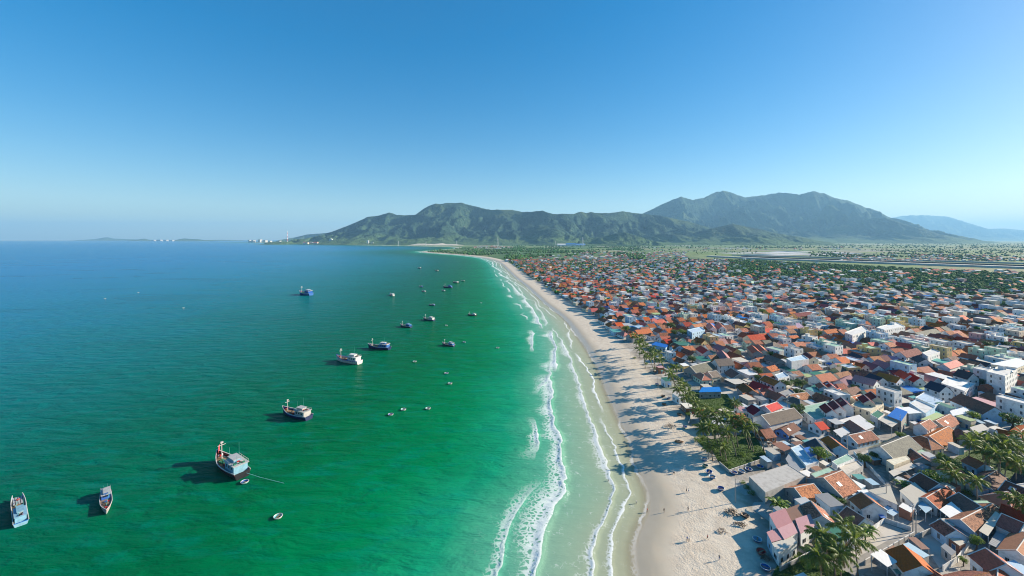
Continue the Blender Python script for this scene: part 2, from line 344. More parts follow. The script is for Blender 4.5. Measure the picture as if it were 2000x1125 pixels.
# ------------------------------------------------------------------ sea
def m_sea():
    m, nt, b = new_mat('sea water'); tc = N(nt, 'ShaderNodeTexCoord'); ob = tc.outputs['Object']
    t = attr(nt, 'off')
    nL = noise(nt, mapping(nt, ob, (1, 1.6, 1)), 0.012, 4, 0.6)
    tt = mth(nt, 'ADD', t, mth(nt, 'MULTIPLY', mth(nt, 'SUBTRACT', nL, 0.5), mth(nt, 'MULTIPLY', t, 0.45)))
    lg = mth(nt, 'DIVIDE', mth(nt, 'LOGARITHM', mth(nt, 'ADD', mth(nt, 'MAXIMUM', tt, 0.0), 10.0), 10.0), 3.3)
    pos = lambda d: (math.log10(d + 10)) / 3.3
    G = 0.71
    def wc(r, g, bl): c = srgb(r, g, bl); return (c[0]*G, c[1]*G, c[2]*G, 1)
    cr = ramp(nt, [(pos(0), wc(188,182,152)), (pos(14), wc(172,186,160)), (pos(28), wc(142,186,160)), (pos(42), wc(96,182,152)), (pos(62), wc(24,160,118)), (pos(92), wc(0,134,80)),
                   (pos(150), wc(0,110,64)), (pos(250), wc(0,106,84)), (pos(430), wc(0,120,126)), (pos(800), wc(0,128,166)), (pos(1500), wc(0,126,184))])
    nt.links.new(lg, cr.inputs[0]); col = cr.outputs[0]
    # light on the swell painted into the colour as paler streaks; broad darker drifts
    nW = noise(nt, mapping(nt, ob, (0.05, 0.15, 1), (0, 0, R(-14))), 1.0, 4, 0.6, 0.4)
    deepw = smooth(nt, t, 35, 75)
    col = mixc(nt, mth(nt, 'MULTIPLY', mth(nt, 'MULTIPLY', smooth(nt, nW, 0.45, 0.75), 0.45), deepw), col, mixc(nt, 0.6, col, (0.0,0.20,0.19,1)))
    col = mixc(nt, mth(nt, 'MULTIPLY', mth(nt, 'MULTIPLY', smooth(nt, noise(nt, mapping(nt, ob, (0.004, 0.011, 1), (0, 0, R(-20))), 1.0, 4, 0.6, 0.6), 0.5, 0.7), 0.35), deepw), col, mixc(nt, 0.5, col, (0.0,0.035,0.04,1)))
    # foam on the breakers, the swash and a few whitecaps
    nF = noise(nt, ob, 1.3, 5, 0.75); wp = N(nt, 'ShaderNodeVectorMath', operation='ADD'); nv_ = N(nt, 'ShaderNodeTexNoise'); nv_.inputs['Scale'].default_value = 0.35; nt.links.new(ob, nv_.inputs['Vector'])
    vs_ = N(nt, 'ShaderNodeVectorMath', operation='SCALE'); vs_.inputs['Scale'].default_value = 3.0; nt.links.new(nv_.outputs['Color'], vs_.inputs[0]); nt.links.new(ob, wp.inputs[0]); nt.links.new(vs_.outputs[0], wp.inputs[1])
    ve = N(nt, 'ShaderNodeTexVoronoi', feature='DISTANCE_TO_EDGE'); ve.inputs['Scale'].default_value = 0.55; nt.links.new(wp.outputs[0], ve.inputs['Vector']); vE = ve.outputs['Distance']
    nG = noise(nt, mapping(nt, ob, (1, 1, 1)), 0.22, 4, 0.65)
    foam = None
    for k, w in ((0, 2.0), (1, 3.0), (2, 5.0), (3, 11.0), (4, 7.0)):
        p = attr(nt, 'p%d' % k); mk = attr(nt, 'm%d' % k)
        lw = mth(nt, 'MULTIPLY_ADD', smooth(nt, nG, 0.35, 0.75), (0.6, 1.1, 1.6, 2.6, 1.2)[k], 0.22)
        lead = mth(nt, 'MULTIPLY', smooth(nt, p, -0.3, 0.02), smooth(nt, mth(nt, 'SUBTRACT', p, lw), 0.35, -0.15))
        trail = mth(nt, 'MULTIPLY', smooth(nt, p, -0.2, 0.1), smooth(nt, p, w, 0.2))
        net = smooth(nt, mth(nt, 'SUBTRACT', vE, mth(nt, 'MULTIPLY', trail, 0.22)), 0.10, -0.06)
        lace = mth(nt, 'MULTIPLY', net, smooth(nt, mth(nt, 'ADD', mth(nt, 'ADD', nF, mth(nt, 'MULTIPLY', nG, 0.5)), mth(nt, 'MULTIPLY', trail, 0.40)), 0.74, 0.98))
        f = mth(nt, 'MULTIPLY', mth(nt, 'MAXIMUM', mth(nt, 'MULTIPLY', lead, smooth(nt, nF, 0.36, 0.52)), mth(nt, 'MULTIPLY', lace, trail)), mk)
        foam = f if foam is None else mth(nt, 'MAXIMUM', foam, f)
    rest = mth(nt, 'MULTIPLY', mth(nt, 'MULTIPLY', smooth(nt, vE, 0.09, 0.0), smooth(nt, nG, 0.52, 0.68)), mth(nt, 'MULTIPLY', smooth(nt, t, 2, 8), smooth(nt, t, 58, 34)))
    foam = mth(nt, 'MAXIMUM', foam, mth(nt, 'MULTIPLY', rest, 0.38))
    v1 = noise(nt, mapping(nt, ob, (0.22, 0.75, 1), (0, 0, R(-14))), 1.0, 3, 0.6); v2 = noise(nt, mapping(nt, ob, (0.02, 0.03, 1)), 1.0, 2, 0.5)
    cap = mth(nt, 'MULTIPLY', mth(nt, 'MULTIPLY', smooth(nt, v1, 0.745, 0.80), smooth(nt, v2, 0.50, 0.66)), smooth(nt, t, 60, 120))
    foam = mth(nt, 'MAXIMUM', foam, mth(nt, 'MULTIPLY', cap, 0.75), clamp=True)
    col = mixc(nt, foam, col, (0.80,0.82,0.80,1))
    nt.links.new(col, b.inputs['Base Color'])
    b.inputs['IOR'].default_value = 1.33; b.inputs['Specular IOR Level'].default_value = 0.012
    nt.links.new(mth(nt, 'MULTIPLY_ADD', foam, 0.6, 0.2), b.inputs['Roughness'])
    nt.links.new(smooth(nt, t, -0.6, 5.0), b.inputs['Alpha'])
    h1 = noise(nt, mapping(nt, ob, (0.055, 0.16, 1), (0, 0, R(-14))), 1.0, 4, 0.55, 0.3)
    h2 = noise(nt, mapping(nt, ob, (0.45, 0.9, 1), (0, 0, R(9))), 1.0, 4, 0.6)
    h = mth(nt, 'ADD', mth(nt, 'MULTIPLY', h1, 1.0), mth(nt, 'MULTIPLY', h2, 0.13))
    bn = N(nt, 'ShaderNodeBump'); bn.inputs['Distance'].default_value = 2.6; nt.links.new(h, bn.inputs['Height'])
    nt.links.new(mth(nt, 'MULTIPLY_ADD', smooth(nt, t, 12, 70), 0.62, 0.10), bn.inputs['Strength']); nt.links.new(bn.outputs[0], b.inputs['Normal'])
    return m
rs = np.concatenate([np.geomspace(45, 520, 330), np.geomspace(526, 43000, 130)])
sx, sy = polar(760, -70, 30, rs)
ssd, sarc = shore_dist(sx, sy); off = -ssd
at = {'off': off}; sz = np.zeros_like(off)
for k, (t0, tj, l0, l1, g0, g1, seed) in enumerate([(0.6, 0, 0, 0, 0, 0, 1), (9.0, 2.5, 60, 150, 2, 14, 2), (18.5, 2.5, 120, 300, 1, 4, 8), (31.0, 3.0, 90, 220, 1, 6, 4), (43.0, 4.0, 25, 70, 25, 70, 5)]):
    wv = (fbm(sarc * 0.035, 0 * sarc + 3.7 * k, 4, 40 + k) - 0.5) * (6.0 if k < 2 else 6.5) + (vnoise(sarc * 0.25, off * 0 + k, 60 + k) - 0.5) * 1.3
    T = np.full_like(off, t0); mk = np.ones_like(off)
    if k:      # separate breakers, each with its own reach and slant, tapering at both ends
        rr = random.Random(seed); mk[:] = 0; s_ = 800.0; lo_, hi_ = sarc.min(), min(sarc.max(), 5200)
        while s_ < hi_:
            Ls = rr.uniform(l0, l1) * (1 + s_ / 4000); s1 = s_ + Ls; inb = (sarc >= s_) & (sarc < s1); u_ = (sarc - s_) / Ls; tt0 = t0 + rr.uniform(-tj, tj); sl = rr.uniform(-.09, .09)
            T = np.where(inb, tt0 + sl * (sarc - s_ - Ls / 2) + 2.2 * (2 * u_ - 1) ** 2 * rr.uniform(-.3, 1), T)
            mk = np.where(inb, np.clip(np.minimum(u_, 1 - u_) * Ls / 16, 0, 1) * rr.uniform(.6, 1), mk); s_ = s1 + rr.uniform(g0, g1)
    p = off - (T + wv); p = np.where(p > 0, p / (0.2 + 2.3 * fbm(sarc * 0.045, 0 * sarc + 5.5 * k, 2, 90 + k) ** 1.6), p); mk = mk * np.clip(1.4 - sarc / 6000, 0, 1)
    at['p%d' % k] = p; at['m%d' % k] = mk
    if k: sz += mk * (0.15 + 0.18 * (k > 1) + 0.25 * (k == 3)) * np.exp(-((p - 0.2) / (1.0 + 0.5 * (k == 3))) ** 2)
sea = setting(link('sea', grid_mesh('sea', sx, sy, sz, m_sea(), off > -7, at)))

# ------------------------------------------------------------------ mountains
def m_mount():
    m, nt, b = new_mat('forest mountain'); tc = N(nt, 'ShaderNodeTexCoord'); ob = tc.outputs['Object']
    n1 = noise(nt, ob, 0.004, 6, 0.7); n2 = noise(nt, ob, 0.0011, 4, 0.6); n3 = noise(nt, ob, 0.02, 4, 0.7)
    c = mixc(nt, smooth(nt, n1, 0.35, 0.65), (0.012,0.036,0.032,1), (0.044,0.086,0.046,1))
    c = mixc(nt, smooth(nt, n2, 0.5, 0.7), c, (0.075,0.11,0.04,1))
    sep = N(nt, 'ShaderNodeSeparateXYZ'); nt.links.new(ob, sep.inputs[0])
    low = smooth(nt, mth(nt, 'ADD', sep.outputs[2], mth(nt, 'MULTIPLY', n2, 200)), 330, 150)
    c = mixc(nt, mth(nt, 'MULTIPLY', low, 0.65), c, (0.095,0.16,0.045,1))
    rock = mth(nt, 'MULTIPLY', smooth(nt, n3, 0.62, 0.70), smooth(nt, n1, 0.5, 0.62))
    c = mixc(nt, mth(nt, 'MULTIPLY', rock, 0.7), c, (0.36,0.32,0.27,1))
    nt.links.new(c, b.inputs['Base Color']); b.inputs['Roughness'].default_value = 0.95; b.inputs['Specular IOR Level'].default_value = 0.1
    nt.links.new(bump(nt, mth(nt, 'ADD', n1, mth(nt, 'MULTIPLY', n3, 0.5)), 1.0, 110), b.inputs['Normal'])
    return m
MM = m_mount()
def mountain(name, prof, D, front, back, seed, label, dvar=0.0, nx=420, ny=130, spur=1.0):
    """Heightfield around a crest line; crest bearing and height come from the skyline, distance D is its own."""
    pxs = np.array([p[0] for p in prof], float); pys = np.array([p[1] for p in prof], float)
    u = np.linspace(pxs[0], pxs[-1], nx); yy = np.interp(u, pxs, pys)
    dist = D * (1 + dvar * (vnoise(u * 0.012, 0 * u, seed) - 0.5))
    X0 = (u - 1000) / FPX * dist; H = np.maximum((HY - yy) / FPX * dist + CAM_H, 0)
    j = np.concatenate([np.linspace(-1, 0, int(ny * 0.72), endpoint=False), np.linspace(0, 1, ny - int(ny * 0.72))])
    J, Xg = np.meshgrid(j, X0, indexing='ij'); Hg = np.broadcast_to(H, J.shape); Dg = np.broadcast_to(dist, J.shape)
    Yg = Dg + np.where(J < 0, J * front, J * back) * (0.35 + 0.65 * np.clip(Hg / H.max(), 0, 1))
    Xw = Xg + (fbm(Xg / 900, Yg / 900, 3, seed + 3) - 0.5) * 500 * np.clip(-J * 3, 0, 1)
    a = np.abs(J); fall = (1 - a) ** 1.25
    rid = fbm(Xw / 820, Yg / 1900, 6, seed + 7, ridged=True); rid2 = fbm(Xw / 300, Yg / 420, 5, seed + 11, ridged=True)
    rid = np.clip((rid - 0.32) / 0.5, 0, 1); rid2 = np.clip((rid2 - 0.3) / 0.5, 0, 1)
    carve = np.clip(a * 5, 0, 1) * np.clip((1 - a) * 3, 0, 1)
    Z = Hg * fall * (1 - carve * spur * (0.72 * (1 - rid) + 0.26 * (1 - rid2))) + carve * 70 * spur * (rid2 - 0.5)
    Z = Z + Hg * 0.04 * (fbm(Xg / 150, Yg / 150, 4, seed + 19) - 0.5) * np.clip(1 - a * 2, 0, 1)
    Z = np.maximum(Z, 0) - 6 * (a > 0.985) + 1.5
    me = grid_mesh(name, Xg, Yg, Z, MM)
    return setting(link(name, me), 'structure', label)
left_prof = [(560,472),(580,470),(620,461),(650,452),(690,437),(718,424),(740,421),(760,415),(775,420),(790,421),(812,419),(832,405),(850,398),(870,397),(903,396),(925,403),(950,409),(1000,410),(1020,414),(1060,412),(1080,418),(1120,418),(1135,413),(1145,416),(1155,414),(1175,417),(1190,416),(1215,413),(1250,417),(1290,421),(1340,432),(1400,448),(1460,466)]
right_prof = [(1130,462),(1200,440),(1262,414),(1290,400),(1330,384),(1352,391),(1375,387),(1395,377),(1412,372),(1430,377),(1455,386),(1480,383),(1510,378),(1535,376),(1560,380),(1585,373),(1610,378),(1635,388),(1660,393),(1690,405),(1712,411),(1750,433),(1790,453),(1815,461),(1842,467)]
far_prof = [(1640,462),(1690,440),(1730,427),(1760,422),(1800,420),(1850,423),(1890,435),(1930,447),(1960,446),(2000,450),(2080,457),(2150,466)]
mountain('mountain', left_prof, 9000, 2900, 2600, 11, 'long forested mountain range behind the bay', 0.12, 460, 150)
mountain('mountain', right_prof, 13500, 4600, 4000, 23, 'tallest twin-peaked mountain, hazy blue above the plain', 0.06, 460, 150)
mountain('mountain', far_prof, 30000, 5000, 5000, 31, 'faint pale mountain at the far end of the plain', 0.0, 160, 50)
hill = lambda prof, D, f, b, s, lab: mountain('hill', prof, D, f, b, s, lab, 0.03, 130, 60, 0.8)
hill([(1130,470),(1170,464),(1205,456),(1222,454),(1240,459),(1262,467),(1275,470)], 6400, 800, 900, 41, 'small bright green foothill below the long mountain range')
hill([(1290,470),(1330,462),(1365,452),(1400,444),(1432,438),(1450,441),(1480,447),(1515,455),(1560,464),(1590,470)], 7600, 1300, 1500, 43, 'green foothill in front of the twin-peaked mountain')
hill([(545,469),(575,464),(600,458),(640,455),(670,460)], 15000, 900, 900, 47, 'pale headland beyond the chimney stack')
for i, (prof, D, lab) in enumerate([
    ([(150,469),(188,467),(202,464),(210,463.5),(222,466),(262,467.5),(290,469)], 26000, 'faint island with a small peak far out on the horizon'),
    ([(255,469.5),(268,468),(282,466),(290,468),(305,469.5)], 21000, 'small dark island beside the white harbour buildings'),
    ([(340,469.5),(350,467.3),(360,465.6),(372,466.8),(385,467),(400,469),(418,469.5)], 19500, 'dark wooded island on the horizon'),
    ([(395,469.5),(420,468.3),(440,468.6),(475,469.5)], 24000, 'long low island strip near the port')]):
    u = mountain('island', prof, D, 500, 500, 60 + i, lab, 0, 60, 24, 0.5)

# ------------------------------------------------------------------ far plain: causeway strips, salt pans, road
def strip(name, pts, width, z, mat, kind='structure', thick=None, label=None):
    pts = [Vector((p[0], p[1])) for p in pts]; L_, R_ = [], []
    for i, p in enumerate(pts):
        t = (pts[min(i+1, len(pts)-1)] - pts[max(i-1, 0)]).normalized(); n = Vector((-t.y, t.x))
        L_.append(p + n * width / 2); R_.append(p - n * width / 2)
    mb = MB()
    for i in range(len(pts) - 1):
        poly = [R_[i], R_[i+1], L_[i+1], L_[i]]
        if thick: mb.prism(poly, z - thick, z)
        else: mb.add([(q.x, q.y, z) for q in poly], [(0, 1, 2, 3)])
    return setting(link(name, mb.mesh(name, [mat])), kind, label)
m_pale = simple('pale concrete', (0.50,0.49,0.46), 0.9, val=0.05, stain=0.4, scale=0.02)
m_asph = simple('dark asphalt', (0.075,0.075,0.078), 0.9, val=0.05, stain=0.3, scale=0.05)
m_salt = simple('salt pan', (0.52,0.50,0.48), 0.6, val=0.2, stain=0.5, scale=0.02)
m_mud = simple('mud bank', (0.24,0.20,0.17), 0.8, val=0.2, stain=0.5, scale=0.02)
m_pond = simple('pond water', (0.16,0.22,0.25), 0.12, val=0.25, stain=0.3, scale=0.01, spec=0.5)
strip('causeway', [P(1385,502.5)[:2], P(1500,508.0)[:2], P(2080,529.0)[:2]], 40, TOWN_Z + 7.0, m_pale, thick=6.9)
strip('runway', [P(1450,503.3)[:2], P(1560,507.6)[:2], P(2090,525.6)[:2]], 22, TOWN_Z + 7.4, m_asph, thick=7.3)
strip('canal_bank', [P(1430,499.6)[:2], P(1580,503.8)[:2], P(2090,519.8)[:2]], 14, TOWN_Z + 6, m_pale, thick=5.9)
strip('country_road', [P(1105,495.5)[:2], P(1180,491.5)[:2], P(1215,489.3)[:2], P(1300,489.8)[:2], P(1420,493.5)[:2]], 16, TOWN_Z + 0.5, m_pale, thick=0.4)
r2 = random.Random(5)
for i in range(24):
    px = r2.uniform(1450, 1690); py = r2.uniform(490, 500)
    c = P(px, py); w = r2.uniform(50, 210); d = r2.uniform(25, 110); a = 0.33 + r2.uniform(-.05, .05)
    ca, sa = math.cos(a), math.sin(a); pol = [(c.x + x*ca - y*sa, c.y + x*sa + y*ca) for x, y in ((-w,-d),(w,-d),(w,d),(-w,d))]
    mb = MB().prism(pol, TOWN_Z - .5, TOWN_Z + 0.15 + 0.02 * i)
    setting(link('salt_pan', mb.mesh('salt_pan', [r2.choice([m_salt, m_mud, m_pond, m_salt, m_mud])])))
for i in range(7):
    px = r2.uniform(1640, 2000); py = r2.uniform(483, 492); c = P(px, py); w = r2.uniform(120, 500); d = r2.uniform(15, 60)
    mb = MB().prism([(c.x-w,c.y-d),(c.x+w,c.y-d),(c.x+w,c.y+d),(c.x-w,c.y+d)], TOWN_Z - .5, TOWN_Z + 0.12 + 0.02 * i)
    setting(link('sandy_field', mb.mesh('sandy_field', [r2.choice([m_salt, m_mud])])))
# pale dunes along the far shore of the bay
for (x0, x1, y, s) in ((790, 905, 479.6, 1), (690, 765, 477.9, 2), (590, 660, 476.7, 3), (1035, 1075, 474.5, 4)):
    a, b2 = P(x0, y), P(x1, y); n = 40; u = np.linspace(0, 1, n); jj = np.linspace(-1, 1, 9)
    U, J = np.meshgrid(u, jj); X = a.x + (b2.x - a.x) * U; Y = a.y + 130 + J * 150 + 60 * vnoise(U * 6, J * 0, s)
    Z = TOWN_Z - 2 + (1 - J * J) * (1 - (2 * U - 1) ** 4) * (8 + 34 * fbm(U * 7, J, 3, s))
    setting(link('sand_dune', grid_mesh('sand_dune', X, Y, Z, simple('dune sand', (0.58,0.52,0.42), 0.95, val=0.05, stain=0.35, scale=0.01))))
# ------------------------------------------------------------------ houses
THINGS = []      # every labelled house / tree / shed: dict(o, pos, base, short, d)
occ_x0, occ_y0, occ_w, occ_h = -100, 90, 1500, 1300
OCC = np.zeros((occ_h, occ_w), bool)
def occ_poly(poly, mark=True, pad=0.0):
    """Share of a plan polygon that is already taken; marks it."""
    p = np.array(poly, float); c = p.mean(0); p = c + (p - c) * (1 + pad)
    x0, y0 = np.floor(p.min(0)).astype(int); x1, y1 = np.ceil(p.max(0)).astype(int) + 1
    i0, i1, j0, j1 = max(y0 - occ_y0, 0), min(y1 - occ_y0, occ_h), max(x0 - occ_x0, 0), min(x1 - occ_x0, occ_w)
    if i1 <= i0 or j1 <= j0: return 1.0
    X, Y = np.meshgrid(np.arange(j0, j1) + occ_x0 + 0.5, np.arange(i0, i1) + occ_y0 + 0.5)
    m = inside(p, X, Y); n = m.sum()
    if n == 0: return 1.0
    sub = OCC[i0:i1, j0:j1]; share = (sub & m).sum() / n
    if mark is True: sub |= m
    return share
def rect(cx, cy, ang, L, W):
    ca, sa = math.cos(ang), math.sin(ang)
    return [(cx + x*ca - y*sa, cy + x*sa + y*ca) for x, y in ((-L/2,-W/2),(L/2,-W/2),(L/2,W/2),(-L/2,W/2))]

def _win_mesh(name, w, h):
    mb = MB(); mb.box(-w/2-.08, w/2+.08, -.07, .03, -.10, 0, 0); mb.box(-w/2-.08, w/2+.08, -.05, .03, h, h+.08, 0)
    mb.box(-w/2-.08, -w/2, -.05, .03, 0, h, 0); mb.box(w/2, w/2+.08, -.05, .03, 0, h, 0); mb.box(-.025, .025, -.045, .03, 0, h, 0)
    return mb
WIN = {}
for nm, w, h in (('a', 1.1, 1.25), ('b', 0.75, 1.6), ('c', 1.7, 1.3)):
    fr = _win_mesh('window', w, h); pane = MB().box(-w/2, w/2, -.02, .03, 0, h)
    both = _win_mesh('window', w, h); both.box(-w/2, w/2, -.02, .03, 0, h, 1)
    WIN[nm] = (fr.mesh('window_frame', [m_frame]), pane.mesh('pane', [m_glass]), both.mesh('window', [m_frame, m_glass]), w)
DOOR = MB().box(-.5, .5, -.05, .03, 0, 2.05).mesh('door', [m_door])
DOOR_FR = MB().box(-.6, -.5, -.08, .03, 0, 2.15).box(.5, .6, -.08, .03, 0, 2.15).box(-.5, .5, -.08, .03, 2.05, 2.15).mesh('door_frame', [m_frame])
AWN = [MB().add([(-.9,-.02,2.5),(.9,-.02,2.5),(.9,-1.2,2.2),(-.9,-1.2,2.2),(-.9,-.02,2.45),(.9,-.02,2.45),(.9,-1.2,2.15),(-.9,-1.2,2.15)], [(0,3,2,1),(4,5,6,7),(0,4,7,3),(1,2,6,5),(2,3,7,6)]).mesh('awning', [MAT['sheet ' + k]]) for k in ('pale grey', 'teal', 'rusty', 'blue')]
def put_window(parent, kind, x, y, z, rot, near, frame_z=0):
    fr, pane, both, w = WIN[kind]
    if near:
        o = link('window', fr, parent, (x, y, z), rot); link('pane', pane, o)
    else: link('window', both, parent, (x, y, z), rot)
def wall_openings(root, p0, p1, base, height, storeys, near, r, ang, kind='a', door=False, skip_low=False):
    """Windows (and a door) along the wall from p0 to p1 (local plan); only on walls turned towards the camera."""
    p0, p1 = Vector(p0), Vector(p1); e = p1 - p0; Lw = e.length
    if Lw < 2.2: return
    t = e / Lw; nrm = Vector((t.y, -t.x)); rot = math.atan2(t.y, t.x)
    wn_ = Vector((nrm.x * math.cos(ang) - nrm.y * math.sin(ang), nrm.x * math.sin(ang) + nrm.y * math.cos(ang)))
    mid = (p0 + p1) / 2; wp = Vector((root.location.x, root.location.y)) + Vector((mid.x * math.cos(ang) - mid.y * math.sin(ang), mid.x * math.sin(ang) + mid.y * math.cos(ang)))
    if wn_.dot(-wp.normalized()) < 0.12: return
    n = max(1, int(Lw / (2.7 if near else 3.3))); sh = height / storeys
    for s in range(storeys):
        for i in range(n):
            q = p0 + t * (Lw * (i + 0.5) / n)
            if s == 0 and door and i == n // 2:
                d = link('door', DOOR, root, (q.x + nrm.x*.0, q.y + nrm.y*.0, base + .02), rot)
                if near:
                    link('door_frame', DOOR_FR, d)
                    if r.random() < .5: link('awning', AWN[r.randrange(4)], d)
                continue
            if r.random() < 0.12 or (skip_low and s == 0): continue
            z = base + s * sh + min(1.0, sh * 0.33)
            put_window(root, kind, q.x, q.y, z, rot, near)
WNAME = {'white': 'white', 'cream': 'cream', 'pale blue': 'pale blue', 'grey': 'grey', 'concrete': 'bare concrete', 'yellow': 'yellow', 'pale green': 'pale green', 'pink': 'pink', 'brick': 'bare brick', 'blue': 'blue'}
n_kind = {'tiled_house': 0, 'flat_roof_house': 0, 'metal_roof_shed': 0}

TANK_LEG = MB().box(-.04, .04, -.04, .04, 0, .75).mesh('stand_leg', [m_frame])
def add_tank(root, x, y, z):
    mb = MB().lathe([(0.0, 0), (0.55, 0), (0.55, 1.0), (0.3, 1.25), (0, 1.28)], 10, (0, 0, 0.7))
    tk = link('water_tank', mb.mesh('water_tank', [m_steel], True), root, (x, y, z))
    for a in (-.4, .4):
        for b in (-.4, .4): link('stand_leg', TANK_LEG, tk, (a, b, 0))

PATCH = [MB().box(-.9, .9, -.8, .8, -.02, .03).mesh('roof_patch', [MAT['sheet ' + k]]) for k in ('pale grey', 'rusty', 'beige')]
def hip_parts(root, L, W, he, hr, roofm, wallm, near):
    hl, hw = L/2, W/2; ov, th = .5, .16; sl = (hr - he) / hw; ez = he - ov * sl; rx = max(hl - hw * .9, .3); a, b = hl + ov, hw + ov
    link('wall', mesh_from('wall', [(x, y, z) for z in (0, he) for x, y in ((-hl,-hw),(hl,-hw),(hl,hw),(-hl,hw))], [(0,1,5,4),(1,2,6,5),(2,3,7,6),(3,0,4,7)], [wallm]), root)
    v = [(x, y, z) for z in (ez, ez + th) for x, y in ((-a,-b),(a,-b),(a,b),(-a,b))] + [(-rx, 0, hr + th), (rx, 0, hr + th)]
    ro = link('roof', mesh_from('roof', v, [(3,2,1,0),(0,1,5,4),(1,2,6,5),(2,3,7,6),(3,0,4,7),(4,5,9,8),(6,7,8,9),(5,6,9),(7,4,8)], [roofm]), root)
    if near:
        for p, q in (((-rx,0,hr+th),(rx,0,hr+th)),((rx,0,hr+th),(a,-b,ez+th)),((rx,0,hr+th),(a,b,ez+th)),((-rx,0,hr+th),(-a,-b,ez+th)),((-rx,0,hr+th),(-a,b,ez+th))):
            link('ridge_cap', MB().tube([p, q], .12, 4).mesh('ridge_cap', [m_trim if hl > 4.5 else roofm]), ro)
def gable_parts(root, cx, L, W, he, hr, roofm, wallm, z0=0.0, near=True, trim=True, cy=0.0, name=''):
    """Gable walls + roof with ridge along local x, centred at (cx, cy) in the house frame."""
    hl, hw = L/2, W/2; g = (hr - he)
    v = [(-hl,-hw,z0),(hl,-hw,z0),(hl,hw,z0),(-hl,hw,z0),(-hl,-hw,he),(hl,-hw,he),(hl,hw,he),(-hl,hw,he),(-hl,0,hr-.02),(hl,0,hr-.02)]
    f = [(0,1,5,4),(2,3,7,6),(1,2,6,9,5),(3,0,4,8,7)]
    w = link('wall' if not name else 'dormer_wall', mesh_from('wall', [(x+cx, y+cy, z) for x, y, z in v], f, [wallm]), root)
    ov, og, th = 0.45, 0.22, 0.16; sl = g / hw; ez = he - ov * sl
    a, b = -hl - og, hl + og
    rv = []
    for x in (a, b): rv += [(x, -hw-ov, ez), (x, 0, hr), (x, hw+ov, ez), (x, -hw-ov, ez+th), (x, 0, hr+th*1.1), (x, hw+ov, ez+th)]
    rf = [(3,9,10,4),(4,10,11,5),(0,1,7,6),(1,2,8,7),(0,6,9,3),(2,5,11,8),(0,3,4,1),(1,4,5,2),(6,7,10,9),(7,8,11,10)]
    ro = link('roof' if not name else 'dormer_roof', mesh_from('roof', [(x+cx, y+cy, z) for x, y, z in rv], rf, [roofm]), root)
    if near and not name and hl > 2.5 and (abs(cx) < .1) and hash((round(L, 2), round(W, 2))) % 4 == 0:      # a sheet patch over the tiles
        sa_ = math.atan2(g, hw)
        for sg in ((1,) if L < 8 else (1, -1)):
            pt = link('roof_patch', PATCH[int(L * 10) % 3], ro, (hl * (.45 if sg > 0 else -.3), sg * hw * .52, he + g * .48 + th + .07)); pt.rotation_euler = (-sg * sa_, 0, 0)
    if near:
        rc = MB(); z = hr + th * 1.1
        rc.add([(a+cx, cy-.16, z-.10), (a+cx, cy, z+.10), (a+cx, cy+.16, z-.10), (b+cx, cy-.16, z-.10), (b+cx, cy, z+.10), (b+cx, cy+.16, z-.10)], [(0,3,4,1),(1,4,5,2),(0,1,2),(3,5,4)])
        link('ridge_cap', rc.mesh('ridge_cap', [m_trim if trim else roofm]), ro)
        if trim:
            for x in (a, b):
                vb = MB(); s = 0.13
                for sg in (-1, 1):
                    vb.add([(x+cx-s, cy+sg*(hw+ov), ez+th-.06), (x+cx+s, cy+sg*(hw+ov), ez+th-.06), (x+cx+s, cy+sg*(hw+ov), ez+th+.09), (x+cx-s, cy+sg*(hw+ov), ez+th+.09),
                            (x+cx-s, cy, hr+th*1.1-.06), (x+cx+s, cy, hr+th*1.1-.06), (x+cx+s, cy, hr+th*1.1+.09), (x+cx-s, cy, hr+th*1.1+.09)],
                           [(0,1,2,3),(4,7,6,5),(0,4,5,1),(3,2,6,7),(0,3,7,4),(1,5,6,2)])
                link('verge', vb.mesh('verge', [m_trim]), ro)
    return w, ro

